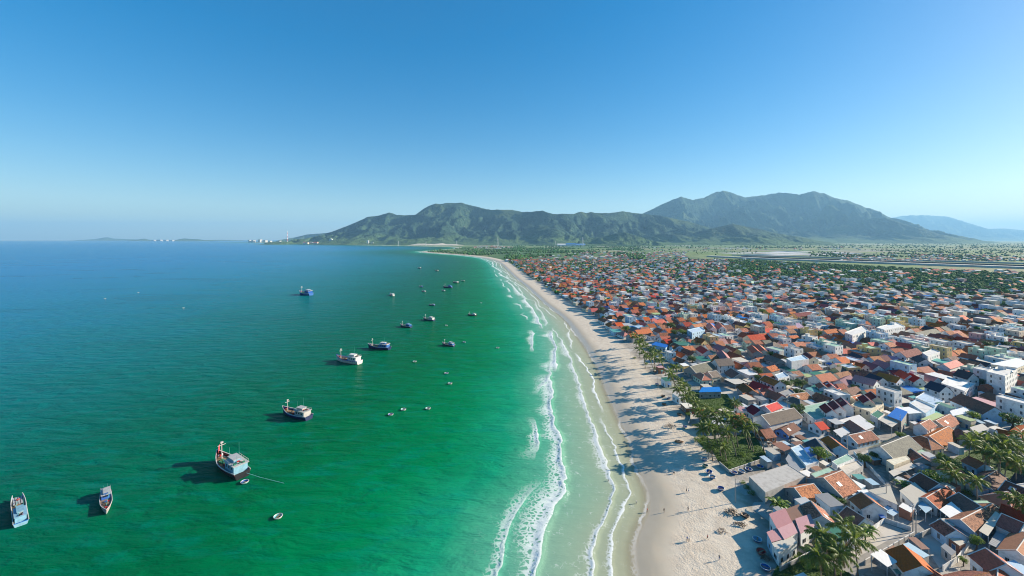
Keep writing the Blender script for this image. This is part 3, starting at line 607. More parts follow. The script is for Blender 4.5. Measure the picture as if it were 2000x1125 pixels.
def tiled_house(cx, cy, ang, L, W, he, hr, roof, wall, r, trim=None, extra=None, tank=False, z=TOWN_Z, hip=False, wing=0):
    d = math.hypot(cx, cy); near = d < 330
    root = link('tiled_house', None, None, (cx, cy, z), ang); root.empty_display_size = 1
    trim = (r.random() < 0.45) if trim is None else trim
    hip = hip and L > W * 1.05
    if hip: hip_parts(root, L, W, he, hr, MAT['roof ' + roof], MAT['wall ' + wall], near)
    else: gable_parts(root, 0, L, W, he, hr, MAT['roof ' + roof], MAT['wall ' + wall], 0, near, trim)
    if wing:                                               # a lower cross wing
        wl = W * .5 + wing; g = Vector((0, 0)); sg = -1 if math.sin(ang + math.pi/2) > 0 else 1; ww = min(L * .55, 5.0); hr2 = min(hr - .3, he + ww * .32); wx = (L/2 - ww/2) * (1 if r.random() < .5 else -1) * .9
        wroot = link('cross_wing', None, root, (wx, sg * wl / 2, 0), math.pi / 2)
        gable_parts(wroot, 0, wl, ww, max(2.3, hr2 - ww * .34), hr2, MAT['roof ' + roof], MAT['wall ' + wall], 0, False, False)
    st = 2 if he > 5.2 else 1; hl, hw = L/2, W/2; k = r.choice('aab')
    wall_openings(root, (-hl,-hw), (hl,-hw), 0, he, st, near, r, ang, k, door=r.random() < .5)
    wall_openings(root, (hl,hw), (-hl,hw), 0, he, st, near, r, ang, k, door=r.random() < .5)
    wall_openings(root, (hl,-hw), (hl,hw), 0, he, st, near, r, ang, k, door=r.random() < .4)
    wall_openings(root, (-hl,hw), (-hl,-hw), 0, he, st, near, r, ang, k, door=r.random() < .4)
    feats = []
    if near and extra is None and r.random() < 0.45:       # a lean-to or veranda under sheet roofing
        sg = -1 if r.random() < .7 else 1; dp = r.uniform(1.8, 3.0); x0, x1 = sorted((r.uniform(-hl, hl*.1), r.uniform(hl*.2, hl)))
        sm = r.choice(['pale grey', 'white', 'beige', 'grey', 'rusty', 'pale green']); y0, y1 = sg*(hw+.02), sg*(hw+dp); ht = he - .5
        v = [(x0,y0,ht),(x1,y0,ht),(x1,y1,ht-.45),(x0,y1,ht-.45)]; v += [(a, b, c+.07) for a, b, c in v]
        fc = [(0,3,2,1),(4,5,6,7),(0,1,5,4),(1,2,6,5),(2,3,7,6),(3,0,4,7)]
        vr = link('veranda_roof', mesh_from('veranda_roof', v, fc if sg > 0 else [tuple(reversed(q)) for q in fc], [MAT['sheet ' + sm]]), root)
        for x in (x0 + .12, x1 - .12): link('veranda_post', MB().box(x-.06, x+.06, y1-.08*sg-.06, y1-.08*sg+.06, 0, ht-.45).mesh('veranda_post', [m_frame]), root)
        feats.append('a %s lean-to' % {'rusty': 'rusty metal'}.get(sm, sm))
    if tank or (near and r.random() < 0.08):
        add_tank(root, hl + .9, 0, 0 if he < 4 else 0); 
    root['category'] = 'house'; root['group'] = 'tiled houses of the fishing town'
    stn = 'two-storey ' if st == 2 else ''
    THINGS.append(dict(o=root, pos=(cx, cy), base='%s%s tiled %shouse' % (stn, roof, 'hip-roofed ' if hip else ''), wall=WNAME[wall], short='%s tiled house' % roof, feats=feats, d=d, sp=L))
    n_kind['tiled_house'] += 1
    return root

def prism_house(quad, H, slab, wall, r, kind='concrete', storeys=1, parapet=0.5, z=TOWN_Z, tank=False, stair=False, slope=0.0, openings=True):
    """House or shed on a four-sided plan (world, any order): flat concrete roof, or a sheet roof on walls or posts."""
    c = np.mean(np.array(quad), 0); pts = sorted([(p[0]-c[0], p[1]-c[1]) for p in quad], key=lambda q: math.atan2(q[1], q[0]))
    d = math.hypot(*c); near = d < 330
    e = Vector(pts[1]) - Vector(pts[0]); ang = math.atan2(e.y, e.x); ca, sa = math.cos(-ang), math.sin(-ang)
    pts = [(x*ca - y*sa, x*sa + y*ca) for x, y in pts]
    nm = 'flat_roof_house' if kind == 'concrete' else 'metal_roof_shed'
    root = link(nm, None, None, (c[0], c[1], z), ang); root.empty_display_size = 1
    n = 4; sc_ = lambda k: [(x*k, y*k) for x, y in pts]
    feats = []
    if kind == 'concrete':
        wm = MAT['wall ' + wall]; inner = []
        for i in range(n):
            a = Vector(pts[i]); inner.append(tuple(a * (1 - 0.28 / max(a.length, .5))))
        mb = MB(); v = [(x, y, 0) for x, y in pts] + [(x, y, H) for x, y in pts]
        mb.add(v, [(i, (i+1) % n, n + (i+1) % n, n + i) for i in range(n)])
        link('wall', mb.mesh('wall', [wm]), root)
        if parapet > 0:
            pv = [(x*1.004, y*1.004, H - .25) for x, y in pts] + [(x*1.004, y*1.004, H + parapet) for x, y in pts] + [(x, y, H + parapet) for x, y in inner] + [(x, y, H - .1) for x, y in inner]
            pf = []
            for i in range(n):
                j = (i + 1) % n; pf += [(i, j, n+j, n+i), (n+i, n+j, 2*n+j, 2*n+i), (2*n+i, 2*n+j, 3*n+j, 3*n+i)]
            link('parapet', mesh_from('parapet', pv, pf, [wm]), root)
        link('roof_slab', MB().prism(inner if parapet > 0 else pts, H - .2, H + .02).mesh('roof_slab', [MAT['slab ' + slab]]), root)
        if stair:
            x0 = min(p[0] for p in pts) * .55; y0 = max(p[1] for p in pts) * .5
            bx = link('stair_head', MB().box(x0 - .3, x0 + 2.6, y0 - 2.2, y0, H, H + 2.4).mesh('stair_head', [wm]), root)
            link('stair_head_roof', MB().box(x0 - .6, x0 + 2.9, y0 - 2.5, y0 + .3, H + 2.4, H + 2.55).mesh('stair_head_roof', [MAT['slab ' + slab]]), bx); feats.append('a rooftop stair head')
        if tank: add_tank(root, max(p[0] for p in pts) * .5, 0, H); feats.append('a steel water tank')
        if storeys > 1 and near:
            for s in range(1, storeys):
                bz = H * s / storeys; band = [(x*1.012, y*1.012) for x, y in pts]
                link('floor_band', MB().prism(band, bz - .1, bz + .1).mesh('floor_band', [wm]), root)
    else:
        zt = [H + slope * (1 if y > 0 else 0) for x, y in pts]
        rp = sc_(1.06)
        v = [(x, y, zt[i]) for i, (x, y) in enumerate(rp)] + [(x, y, zt[i] + .09) for i, (x, y) in enumerate(rp)]
        link('roof', mesh_from('roof', v, [(3,2,1,0),(4,5,6,7)] + [(i, (i+1)%4, 4+(i+1)%4, 4+i) for i in range(4)], [MAT['sheet ' + slab]]), root)
        if kind == 'sheet':
            v = [(x, y, 0) for x, y in pts] + [(x, y, zt[i] - .01) for i, (x, y) in enumerate(pts)]
            link('wall', mesh_from('wall', v, [(i, (i+1)%4, 4+(i+1)%4, 4+i) for i in range(4)], [MAT['wall ' + wall]]), root)
        else:
            for i, (x, y) in enumerate(sc_(.95)):
                link('post', MB().box(x-.07, x+.07, y-.07, y+.07, 0, zt[i]).mesh('post', [m_frame]), root)
            link('beam', MB().box(min(p[0] for p in pts)*.9, max(p[0] for p in pts)*.9, -.06, .06, H - .12 + slope*.5, H + slope*.5 - .01).mesh('beam', [m_frame]), root)
    if kind != 'canopy' and openings:
        for i in range(4): wall_openings(root, pts[i], pts[(i+1)%4], 0, H, storeys, near, r, ang, r.choice('aabc') if storeys < 3 else 'b', door=r.random() < .35)
    root['category'] = 'house' if kind == 'concrete' else 'shed'
    root['group'] = 'flat-roofed houses of the town' if kind == 'concrete' else 'sheds and canopies under sheet roofing'
    num = {1: '', 2: 'two-storey ', 3: 'three-storey ', 4: 'four-storey '}[min(storeys, 4)]
    if kind == 'concrete': b_ = '%s%s house with flat %s roof' % (num, WNAME[wall], slab); s_ = 'flat-roofed %s house' % WNAME[wall]; w_ = None
    elif kind == 'sheet': b_ = 'shed with %s sheet roof' % ('rusty' if slab == 'rusty' else slab); s_ = '%s-roofed shed' % slab; w_ = WNAME[wall]
    else: b_ = 'open %s sheet canopy on posts' % slab; s_ = '%s canopy' % slab; w_ = None
    THINGS.append(dict(o=root, pos=(float(c[0]), float(c[1])), base=b_, wall=w_, short=s_, feats=feats, d=d, sp=6))
    n_kind[nm] += 1
    return root

# ------------------------------------------------------------------ houses read from the photograph: ridge end a, ridge end b (pixels), ridge height, span, roof, walls
hr_ = random.Random(21)
def G(ax, ay, bx, by, hr, span, roof, wall, **kw):
    a, b = P(ax, ay, TOWN_Z + hr), P(bx, by, TOWN_Z + hr); c = (a + b) / 2; e = b - a
    L = max(e.length, 4.0); he = kw.pop('he', hr - span * 0.5 * (0.62 if hr < 7.5 else 0.7)); he = max(he, 2.4)
    ang = math.atan2(e.y, e.x)
    occ_poly(rect(c.x, c.y, ang, L + .6, span + .6)); return tiled_house(c.x, c.y, ang, L, span, he, hr, roof, wall, hr_, **kw)
def Q(pts, H, slab, wall='white', kind='concrete', **kw):
    q = [tuple(P(x, y, TOWN_Z + H)[:2]) for x, y in pts]; occ_poly(q); return prism_house(q, H, slab, wall, hr_, kind, **kw)

G(1764,1065,1800,1104,6.5,8,'orange','white', trim=False); G(1812,1107,1848,1132,5,6,'mottled orange','white')
G(1926,1072,1965,1102,7,8,'terracotta','white', trim=True); G(1949,1108,1947,1140,5.5,4.5,'orange','white')
G(1958,1004,2000,1022,7,8,'brick red','white'); G(1958,985,2012,1006,6,7,'brick red','cream')
G(1876,1015,1937,984,5.5,7,'mottled brown','pale blue', trim=True); G(1874,963,1916,989,6,8,'dark brown','white', trim=True)
Q([(1836,996),(1864,1018),(1886,1005),(1858,981)],3.6,'white',kind='canopy'); G(1798,924,1835,945,6.5,8,'dark brown','pale blue')
G(1808,972,1848,949,5,6,'mottled orange','white', trim=True); Q([(1758,959),(1786,984),(1812,966),(1786,943)],4,'beige','white','sheet')
Q([(1794,988),(1808,1002),(1820,994),(1800,977)],3.2,'pale blue',kind='canopy'); G(1838,1015,1868,1036,5.5,6,'mottled brown','pale blue', trim=True)
Q([(1838,1068),(1858,1085),(1867,1078),(1846,1062)],3,'grey','concrete','sheet'); Q([(1852,1050),(1874,1066),(1886,1060),(1865,1045)],3,'beige','brick','sheet')
Q([(1913,1036),(1930,1046),(1956,1008),(1944,1000)],4.5,'beige',kind='canopy'); Q([(1932,1062),(1966,1078),(1984,1052),(1946,1040)],3,'grey',kind='canopy')
G(2010,1040,1985,1075,6,7,'orange','white', trim=True); G(1892,891,1922,905,6,6,'terracotta','pale blue'); G(1915,938,1946,919,5,7,'dark brown','pale blue')
G(1985,925,2012,935,5,8,'charcoal','blue')
G(1552,953,1588,945,5.5,8.5,'mottled orange','grey', trim=True); G(1609,933,1644,919,7,12,'mottled orange','concrete', trim=True)
G(1584,980,1606,1008,6.5,8,'mottled brown','white', trim=True); Q([(1554,1017),(1584,1007),(1590,1027),(1564,1042)],4.6,'pink','white','sheet', slope=.5)
Q([(1536,995),(1560,986),(1570,1009),(1546,1020)],4.6,'rusty','white','sheet'); Q([(1503,1007),(1533,996),(1546,1020),(1518,1032)],4.7,'pink','white','sheet', slope=.4)
Q([(1518,1032),(1546,1020),(1558,1040),(1532,1053)],4.4,'pink','white','sheet', slope=.3); Q([(1498,1040),(1518,1032),(1532,1053),(1508,1060)],4.2,'pink','pale blue','sheet')
Q([(1508,1060),(1546,1049),(1556,1060),(1521,1080)],4.2,'beige','white','sheet'); G(1683,962,1708,982,6.5,8,'terracotta','white', trim=True)
G(1655,990,1690,1012,4.5,7,'dark brown','white', trim=True); Q([(1463,931),(1538,907),(1574,930),(1495,962)],4.3,'concrete','concrete', parapet=.15, openings=False)
Q([(1582,926),(1622,912),(1634,920),(1593,935)],5,'pale green','grey', parapet=.3); Q([(1625,902),(1655,887),(1669,896),(1635,910)],5,'pale green','white', parapet=.2)
Q([(1637,912),(1675,901),(1686,911),(1652,929)],4,'beige','concrete', parapet=.3); Q([(1696,958),(1722,972),(1752,985),(1738,950)],4,'beige','white','sheet')
G(1487,811,1550,797,8,9,'grey-brown','white', trim=True, he=5.0); G(1494,793,1517,785,6,6,'bright red','white', trim=True); G(1469,790,1487,801,6.5,8,'maroon','pale blue', trim=True)
G(1526,838,1550,826,4.2,6,'dark brown','blue'); G(1593,857,1609,876,6.5,8,'charcoal','pale blue', trim=True)
Q([(1544,876),(1574,911),(1600,902),(1563,869)],4.5,'pale blue','white', parapet=.35); Q([(1535,897),(1552,924),(1572,913),(1545,881)],3.8,'grey','grey','sheet')
Q([(1570,876),(1583,892),(1596,887),(1581,873)],5.4,'blue','white','sheet', openings=False); G(1618,851,1642,870,6.5,6,'terracotta','pale blue', trim=True)
Q([(1560,797),(1620,783),(1662,800),(1593,822)],4.6,'pale green','white', parapet=.4)
for a, b, c, d in ((1612,788,1626,801),(1628,782,1641,795),(1643,776,1656,789)): G(a,b,c,d,9,5,'maroon','white', he=7.0, trim=True)
for a, b, c, d in ((1687,771,1699,782),(1701,765,1714,776)): G(a,b,c,d,8.5,5,'maroon','cream', he=6.6, trim=True)
Q([(1662,792),(1700,806),(1726,790),(1690,777)],5.2,'cream','cream', storeys=2); Q([(1637,822),(1678,811),(1707,833),(1689,840)],3.8,'white','grey','sheet')
G(1660,821,1686,838,6,7,'terracotta','white'); G(1658,850,1700,841,5,7,'mottled brown','pale blue', trim=True); Q([(1628,841),(1649,834),(1660,845),(1643,854)],3.8,'white',kind='canopy')
Q([(1734,812),(1751,799),(1772,807),(1760,822)],6,'blue','grey','sheet', slope=.6); Q([(1752,797),(1775,795),(1799,806),(1775,808)],6,'white','white','sheet')
Q([(1717,820),(1733,812),(1753,826),(1742,834)],5,'beige',kind='canopy'); Q([(1700,810),(1714,801),(1728,809),(1715,818)],5,'dark green','white', parapet=.2)
Q([(1776,788),(1790,781),(1826,797),(1808,809)],5.6,'white','pale blue', parapet=.4); G(1818,744,1848,754,9.5,8,'navy','white', trim=True, he=6.0)
Q([(1788,777),(1805,767),(1845,784),(1826,793)],5,'pale blue','white', parapet=.3); G(1877,769,1943,795,8.5,11,'dark brown','pale blue', trim=True, he=4.6)
G(1797,828,1815,819,7.5,5,'mottled brown','white', trim=True, he=5.6); G(1815,852,1852,833,5.2,9,'mottled orange','grey'); G(1828,822,1855,809,5.4,8,'mottled orange','grey', trim=True)
Q([(1799,819),(1829,806),(1845,812),(1819,822)],4.6,'lime','pale blue','sheet'); G(1720,872,1774,851,7.5,9,'olive grey','white', trim=True, he=4.2)
Q([(1731,899),(1771,890),(1778,897),(1746,909)],4.5,'cream','cream', parapet=.1); Q([(1737,921),(1779,904),(1789,912),(1746,930)],3.4,'beige',kind='canopy')
G(1780,877,1802,893,5.2,6,'mottled orange','concrete', trim=True); G(1948,838,1985,845,5.5,7,'terracotta','white'); G(1985,850,2012,828,6,8,'orange','white', trim=True)
Q([(1927,728),(1963,737),(1987,723),(1953,716)],13,'white','white', storeys=4, parapet=.9, stair=True, tank=True); Q([(1936,711),(1985,700),(2012,708),(1987,718)],8,'white','cream','sheet', storeys=2)
G(1930,765,1956,776,6,8,'dark brown','pink'); G(1965,768,1993,776,6,7,'dark brown','pale blue', trim=True); G(1872,721,1901,729,10.5,8,'charcoal','white', trim=True, he=6.8)
Q([(1838,749),(1850,737),(1905,750),(1884,765)],5.8,'white','white', storeys=2, parapet=.4); G(1758,722,1778,732,9,6,'bright red','white', trim=True, he=6.2); G(1777,728,1797,738,9,6,'bright red','white', trim=True, he=6.2)
G(1842,711,1868,703,7.5,7,'coral','white', trim=True); G(1699,729,1724,738,8.5,8,'navy','white', trim=True, he=5.6); G(1690,705,1716,714,7.5,9,'mauve','white'); G(1714,702,1742,712,7.5,9,'dusty pink','white')
G(1757,687,1790,680,9.5,8,'maroon','white', trim=True, he=6.2); G(1792,694,1808,702,8.5,8,'charcoal','white', trim=True); Q([(1801,690),(1812,697),(1836,688),(1822,682)],8,'white','white', storeys=2)
G(1750,668,1780,672,8.5,9,'bright red','white', he=5.6); G(1786,650,1826,642,8,9,'olive grey','white', trim=True, he=5.4); Q([(1712,640),(1728,645),(1768,638),(1750,630)],9.5,'white','white', storeys=3, stair=True)
Q([(1650,650),(1665,656),(1696,646),(1685,637)],9.5,'white','white', storeys=3, tank=True); Q([(1536,701),(1546,707),(1580,702),(1568,694)],9,'pale blue','white', storeys=2, openings=False); G(1574,688,1589,697,9.5,6,'maroon','cream', trim=True)
G(1592,733,1622,728,7.5,9,'orange','white', trim=True); G(1602,747,1611,755,7,5,'brick red','white', trim=True); G(1616,745,1626,754,7,5,'brick red','white', trim=True)
Q([(1584,756),(1592,751),(1611,762),(1602,769)],4,'dark green',kind='canopy'); G(1459,655,1497,652,8,10,'bright red','cream'); G(1468,674,1480,685,7,7,'terracotta','grey', trim=True); G(1481,672,1493,683,7,7,'terracotta','cream', trim=True)
G(1550,612,1584,609,10,10,'maroon','yellow', he=7.0); G(1608,645,1633,642,8.5,7,'orange','white', he=6.0, trim=True)
G(1277,627,1296,624,8,8,'coral','white'); G(1240,645,1268,642,6.5,10,'orange','grey'); Q([(1342,645),(1352,651),(1377,645),(1368,639)],9,'pale blue','pale blue', storeys=3); G(1352,634,1369,632,10,6,'orange','white', he=8.0)
G(1386,630,1393,638,9,7,'coral','white', trim=True, he=6.0); G(1403,629,1411,637,9,7,'coral','white', trim=True, he=6.0); Q([(1273,673),(1281,668),(1305,674),(1300,679)],4,'blue','pale blue','sheet')
Q([(1309,673),(1320,666),(1347,668),(1342,675)],5,'dark green','grey','sheet'); G(1368,675,1383,684,7.5,8,'bright red','white', trim=True); G(1396,702,1427,700,9.5,8,'grey-brown','white', trim=True, he=6.0)
G(1409,684,1420,698,8,7,'dusty pink','white', trim=True); G(1348,716,1386,706,7.5,10,'olive grey','grey'); G(1428,719,1445,730,7.5,9,'dark brown','grey', trim=True); G(1452,748,1470,762,6.5,8,'mottled brown','grey')
G(1450,769,1478,763,4.8,6,'mottled brown','pale blue'); Q([(1366,766),(1372,757),(1404,756),(1408,765)],4,'blue','grey','sheet'); G(1475,700,1491,697,6.5,7,'mottled orange','white'); G(1496,717,1513,713,6.5,7,'mottled orange','grey')
G(1482,731,1506,729,6.5,8,'terracotta','pale blue'); Q([(1513,733),(1520,741),(1542,736),(1531,727)],6,'pale blue','white', storeys=2); G(1545,726,1561,724,5.5,7,'mottled brown','white', trim=True); G(1576,713,1596,711,6.5,8,'mottled orange','white')
G(1541,771,1575,766,5.5,7,'mottled brown','white', trim=True); Q([(1521,768),(1535,776),(1553,768),(1542,760)],5,'grey','grey'); G(1631,729,1656,725,6.5,8,'mottled brown','cream', trim=True); G(1640,743,1660,733,6.5,7,'mauve','white')
G(1630,710,1650,709,6.5,7,'dusty pink','white', trim=True); G(1650,760,1673,755,6.5,9,'dark brown','cream'); G(1662,775,1681,770,5.5,6,'mottled orange','cream'); G(1614,692,1633,691,6.5,8,'mottled orange','white')
G(1548,669,1569,668,6.5,8,'orange','white'); G(1540,656,1557,655,7,6,'orange','cream'); G(1535,637,1553,636,7.5,6,'orange','pale blue'); G(1665,688,1686,697,8,8,'navy','white', trim=True); G(1625,765,1640,757,5,6,'brick red','white')
G(1872,838,1895,852,5.2,8,'mottled brown','grey'); Q([(1895,835),(1918,828),(1932,838),(1905,846)],4,'beige','white','sheet')
Q([(1856,803),(1885,795),(1895,806),(1862,812)],5,'white','pale blue','sheet')
N_MANUAL = len(THINGS)

# ------------------------------------------------------------------ lanes, yards and gardens read from the photograph
m_lane = simple('lane concrete', (0.30,0.28,0.255), 0.9, val=0.03, stain=0.45, scale=0.25)
def lane(name, px, width, k=0):
    pts = [P(x, y, TOWN_Z)[:2] for x, y in px]
    for a, b in zip(pts[:-1], pts[1:]):
        a, b = Vector(a), Vector(b); c = (a + b) / 2; e = b - a; occ_poly(rect(c.x, c.y, math.atan2(e.y, e.x), e.length + 2, width))
    strip(name, pts, width, TOWN_Z + 0.05 + 0.006 * k, m_lane, thick=.25)
lane('lane', [(1628,1140),(1700,1092),(1780,1046),(1832,1016)], 4.0, 0)
lane('lane', [(1832,1016),(1788,1000),(1742,958),(1690,908),(1652,884)], 4.4, 1)
lane('lane', [(1652,884),(1700,866),(1752,842),(1800,812),(1850,790),(1920,758)], 3.6, 2)
lane('lane', [(1500,800),(1560,830),(1612,842),(1652,884)], 3.2, 3)
lane('lane', [(1432,640),(1441,665),(1452,690),(1470,712)], 3.4, 4)
lane('lane', [(1890,1125),(1905,1085),(1925,1060)], 3.2, 5)
m_yard = simple('yard concrete', (0.50,0.46,0.40), 0.9, val=0.05, stain=0.4, scale=0.2)
def yard(pts, k, mat=None, name='yard'):
    q = [P(x, y, TOWN_Z) for x, y in pts]; occ_poly([tuple(p[:2]) for p in q])
    c = np.mean([p[:2] for p in q], 0); o = sorted([tuple(p[:2]) for p in q], key=lambda p: math.atan2(p[1]-c[1], p[0]-c[0]))
    return setting(link(name, MB().prism(o, TOWN_Z - .3, TOWN_Z + .03 + .005 * k).mesh(name, [mat or m_yard])))
yard([(1655,1076),(1728,1022),(1782,1042),(1690,1098)], 0); yard([(1795,1050),(1830,1040),(1858,1092),(1835,1110)], 1); yard([(1500,845),(1545,838),(1560,850),(1520,868)], 2)
yard([(1395,755),(1440,762),(1450,790),(1410,780)], 3)
m_grass = leaf_mat('lawn grass', (0.055,0.12,0.018), (0.10,0.17,0.03), 0.1)
m_lawn = simple('lawn soil', (0.06,0.10,0.025), 0.95, val=0.05, stain=0.4, scale=0.6)
LAWNS = [[(1405,905),(1424,921),(1500,893),(1470,845),(1380,860)], [(1335,790),(1372,820),(1440,800),(1420,770),(1350,765)], [(1500,1140),(1520,1100),(1560,1078),(1660,1120),(1680,1150)], [(1830,915),(1890,880),(1990,860),(2010,960),(1900,960),(1860,950)], [(1362,862),(1385,885),(1400,865),(1375,850)]]
def lawn_world(l): return [tuple(P(x, y, TOWN_Z)[:2]) for x, y in l]
for k, l in enumerate(LAWNS): yard(l, 6 + k, m_lawn, 'lawn')
for (x0, y0, x1, y1) in ((1190,640,1330,720),):
    occ_poly([tuple(P(x, y, TOWN_Z)[:2]) for x, y in ((1232,700),(1250,650),(1300,690),(1320,740))])
occ_poly([tuple(P(x, y, TOWN_Z)[:2]) for x, y in ((1300,742),(1330,720),(1372,770),(1345,800))])
occ_poly([tuple(P(x, y, TOWN_Z)[:2]) for x, y in ((1415,925),(1470,900),(1512,948),(1470,985),(1440,990))])
OCC_LAWN = OCC.copy()

# ------------------------------------------------------------------ the rest of the town: lots along beach-parallel lanes
fill = random.Random(99)
RC_BEACH = [('mottled orange',.26),('mottled brown',.20),('orange',.14),('terracotta',.12),('brick red',.06),('dark brown',.06),('bright red',.05),('coral',.04),('grey-brown',.04),('dusty pink',.03)]
RC_IN = [('mottled brown',.17),('dark brown',.08),('grey-brown',.08),('olive grey',.06),('mottled orange',.15),('terracotta',.12),('orange',.10),('coral',.05),('bright red',.04),('maroon',.05),('brick red',.03),('navy',.02),('charcoal',.04),('mauve',.03),('dusty pink',.04),('lilac',.01)]
def pick(tab):
    x = fill.random() * sum(w for _, w in tab)
    for k, w in tab:
        x -= w
        if x <= 0: return k
    return tab[-1][0]
LOTS = []
ax_ang = R(14); e1 = Vector((math.cos(ax_ang), math.sin(ax_ang))); e2 = Vector((-e1.y, e1.x))
v = 60.0; row = 0
while v < 2300:
    b = fill.uniform(9.5, 13.0)
    if row % 5 == 4: v += 2.4
    u = -300.0 + fill.uniform(0, 8); col_ = 0
    while u < 2300:
        a = fill.uniform(7.5, 11.0)
        if col_ % 6 == 5: u += 2.2
        c = e1 * (u + a/2) + e2 * (v + b/2); u += a + fill.uniform(.2, .9); col_ += 1
        if c.y < 92 or c.y > 1900 or abs(c.x) > 1.27 * c.y + 20: continue
        LOTS.append((c.x, c.y, a, b))
    v += b + fill.uniform(.3, 1.0); row += 1
lx = np.array([l[0] for l in LOTS]); ly = np.array([l[1] for l in LOTS]); lsd, _ = shore_dist(lx, ly); lin = inside(TOWN, lx, ly)
FAR = []; n_far_kind = 0
order = sorted([i for i in range(len(LOTS)) if lin[i] and lsd[i] > BEACH_W + 6], key=lambda i: math.hypot(lx[i], ly[i]))
TREE_SPOTS = []
for i in order:
    x, y, a, b = LOTS[i]; d = math.hypot(x, y); py = HY + FPX * CAM_H / y; px = 1000 + FPX * x / y
    ang = ax_ang + fill.gauss(0, R(5)); poly = rect(x, y, ang, a, b); in_occ = occ_x0 < x < occ_x0 + occ_w and occ_y0 < y < occ_y0 + occ_h
    if in_occ:
        s = occ_poly(poly, False)
        if s > 0.5: continue
        if s > 0.12:
            a *= 0.62; b *= 0.62; poly = rect(x, y, ang, a, b)
            if occ_poly(poly, False) > 0.3: continue
    far_thin = max(0, min(1, (d - 600) / 800)) * 0.55 + (0.25 if px > 1600 and py < 585 else 0) + (0.35 if px > 1420 and py < 545 else 0)
    if fill.random() < far_thin * .35: continue
    if y > 128 and fill.random() < 0.07 + far_thin: TREE_SPOTS.append((x, y)); continue
    if in_occ: occ_poly(poly)
    beach = lsd[i] < 130 + 0.05 * d
    t = fill.random(); small = a < 6
    kind = 'g' if t < (0.74 if beach else 0.60) and not small else ('f' if t < 0.85 and not small else 's')
    LOT = (x, y, ang, a, b, kind, beach, d)
    cap = {'g': ('tiled_house', 300), 'f': ('flat_roof_house', 190), 's': ('metal_roof_shed', 215)}[kind]
    wall = fill.choice(['white'] * 7 + ['cream', 'cream', 'pale blue', 'pale blue', 'grey', 'grey', 'concrete', 'yellow', 'pink', 'pale green', 'brick'])
    if n_kind[cap[0]] < cap[1]:
        if kind == 'g':
            along = fill.random() < .6; L, W = (b - .7, a - .9) if along else (a - .5, b - 1.6)
            if not along and W > L * 1.25: W = L * 1.1
            W = min(W, 9.5); hr = fill.choice([5.2, 5.6, 6, 6.4, 7, 8.6]) if y > 128 else 5.2; 
            if W > 7.8: hr = max(hr, 6)
            he = max(2.6, hr - W / 2 * fill.uniform(.55, .75))
            tiled_house(x, y, ang + (math.pi/2 if along else 0), L, W, he, hr, pick(RC_BEACH if beach else RC_IN), wall, fill, hip=fill.random() < .22, wing=fill.uniform(1.2, 2.2) if d < 420 and fill.random() < .3 else 0)
        elif kind == 'f':
            st = fill.choice([1, 2, 2, 2, 3, 3]) if y > 150 else 1; H = 3.4 * st
            prism_house(rect(x, y, ang, a - .6, b - 1.0), H, fill.choice(['white', 'concrete', 'white', 'beige', 'grey', 'pale green', 'pale blue']), 'white' if fill.random() < .5 else fill.choice([wall, 'cream', 'pale blue', 'yellow', 'pink', 'pale green']), fill, 'concrete', st, tank=fill.random() < .3, stair=st > 1 and fill.random() < .5)
        else:
            prism_house(rect(x, y, ang, a - .4, b - fill.uniform(.4, 3)), fill.uniform(2.8, 4.6), fill.choice(['white', 'pale grey', 'grey', 'beige', 'rusty', 'white', 'pale grey', 'pale green', 'dark green', 'pale blue', 'blue', 'lime', 'pink', 'teal']), wall, fill, 'sheet' if fill.random() < .75 else 'canopy', slope=fill.uniform(.2, .8))
    else: FAR.append(LOT + (wall,))
# small sheds and lean-tos squeezed between the near houses
tries = 0
while n_kind['metal_roof_shed'] < 290 and tries < 2200:
    tries += 1; px = fill.uniform(1380, 2000); py = fill.uniform(640, 1120); c = P(px, py, TOWN_Z); a, b = fill.uniform(2.4, 4.2), fill.uniform(2.6, 5.0); ang = ax_ang + fill.gauss(0, R(8)); poly = rect(c.x, c.y, ang, a, b)
    sdc, _ = shore_dist(np.array([c.x]), np.array([c.y]))
    if sdc[0] < BEACH_W + 8 or occ_poly(poly, False) > .06: continue
    occ_poly(poly, True)
    prism_house(poly, fill.uniform(2.2, 3.2), fill.choice(['pale grey', 'grey', 'rusty', 'beige', 'white', 'rusty', 'grey', 'teal', 'pale blue']), fill.choice(['white', 'grey', 'concrete', 'brick', 'pale blue']), fill, 'sheet' if fill.random() < .8 else 'canopy', slope=fill.uniform(.2, .5), openings=False)
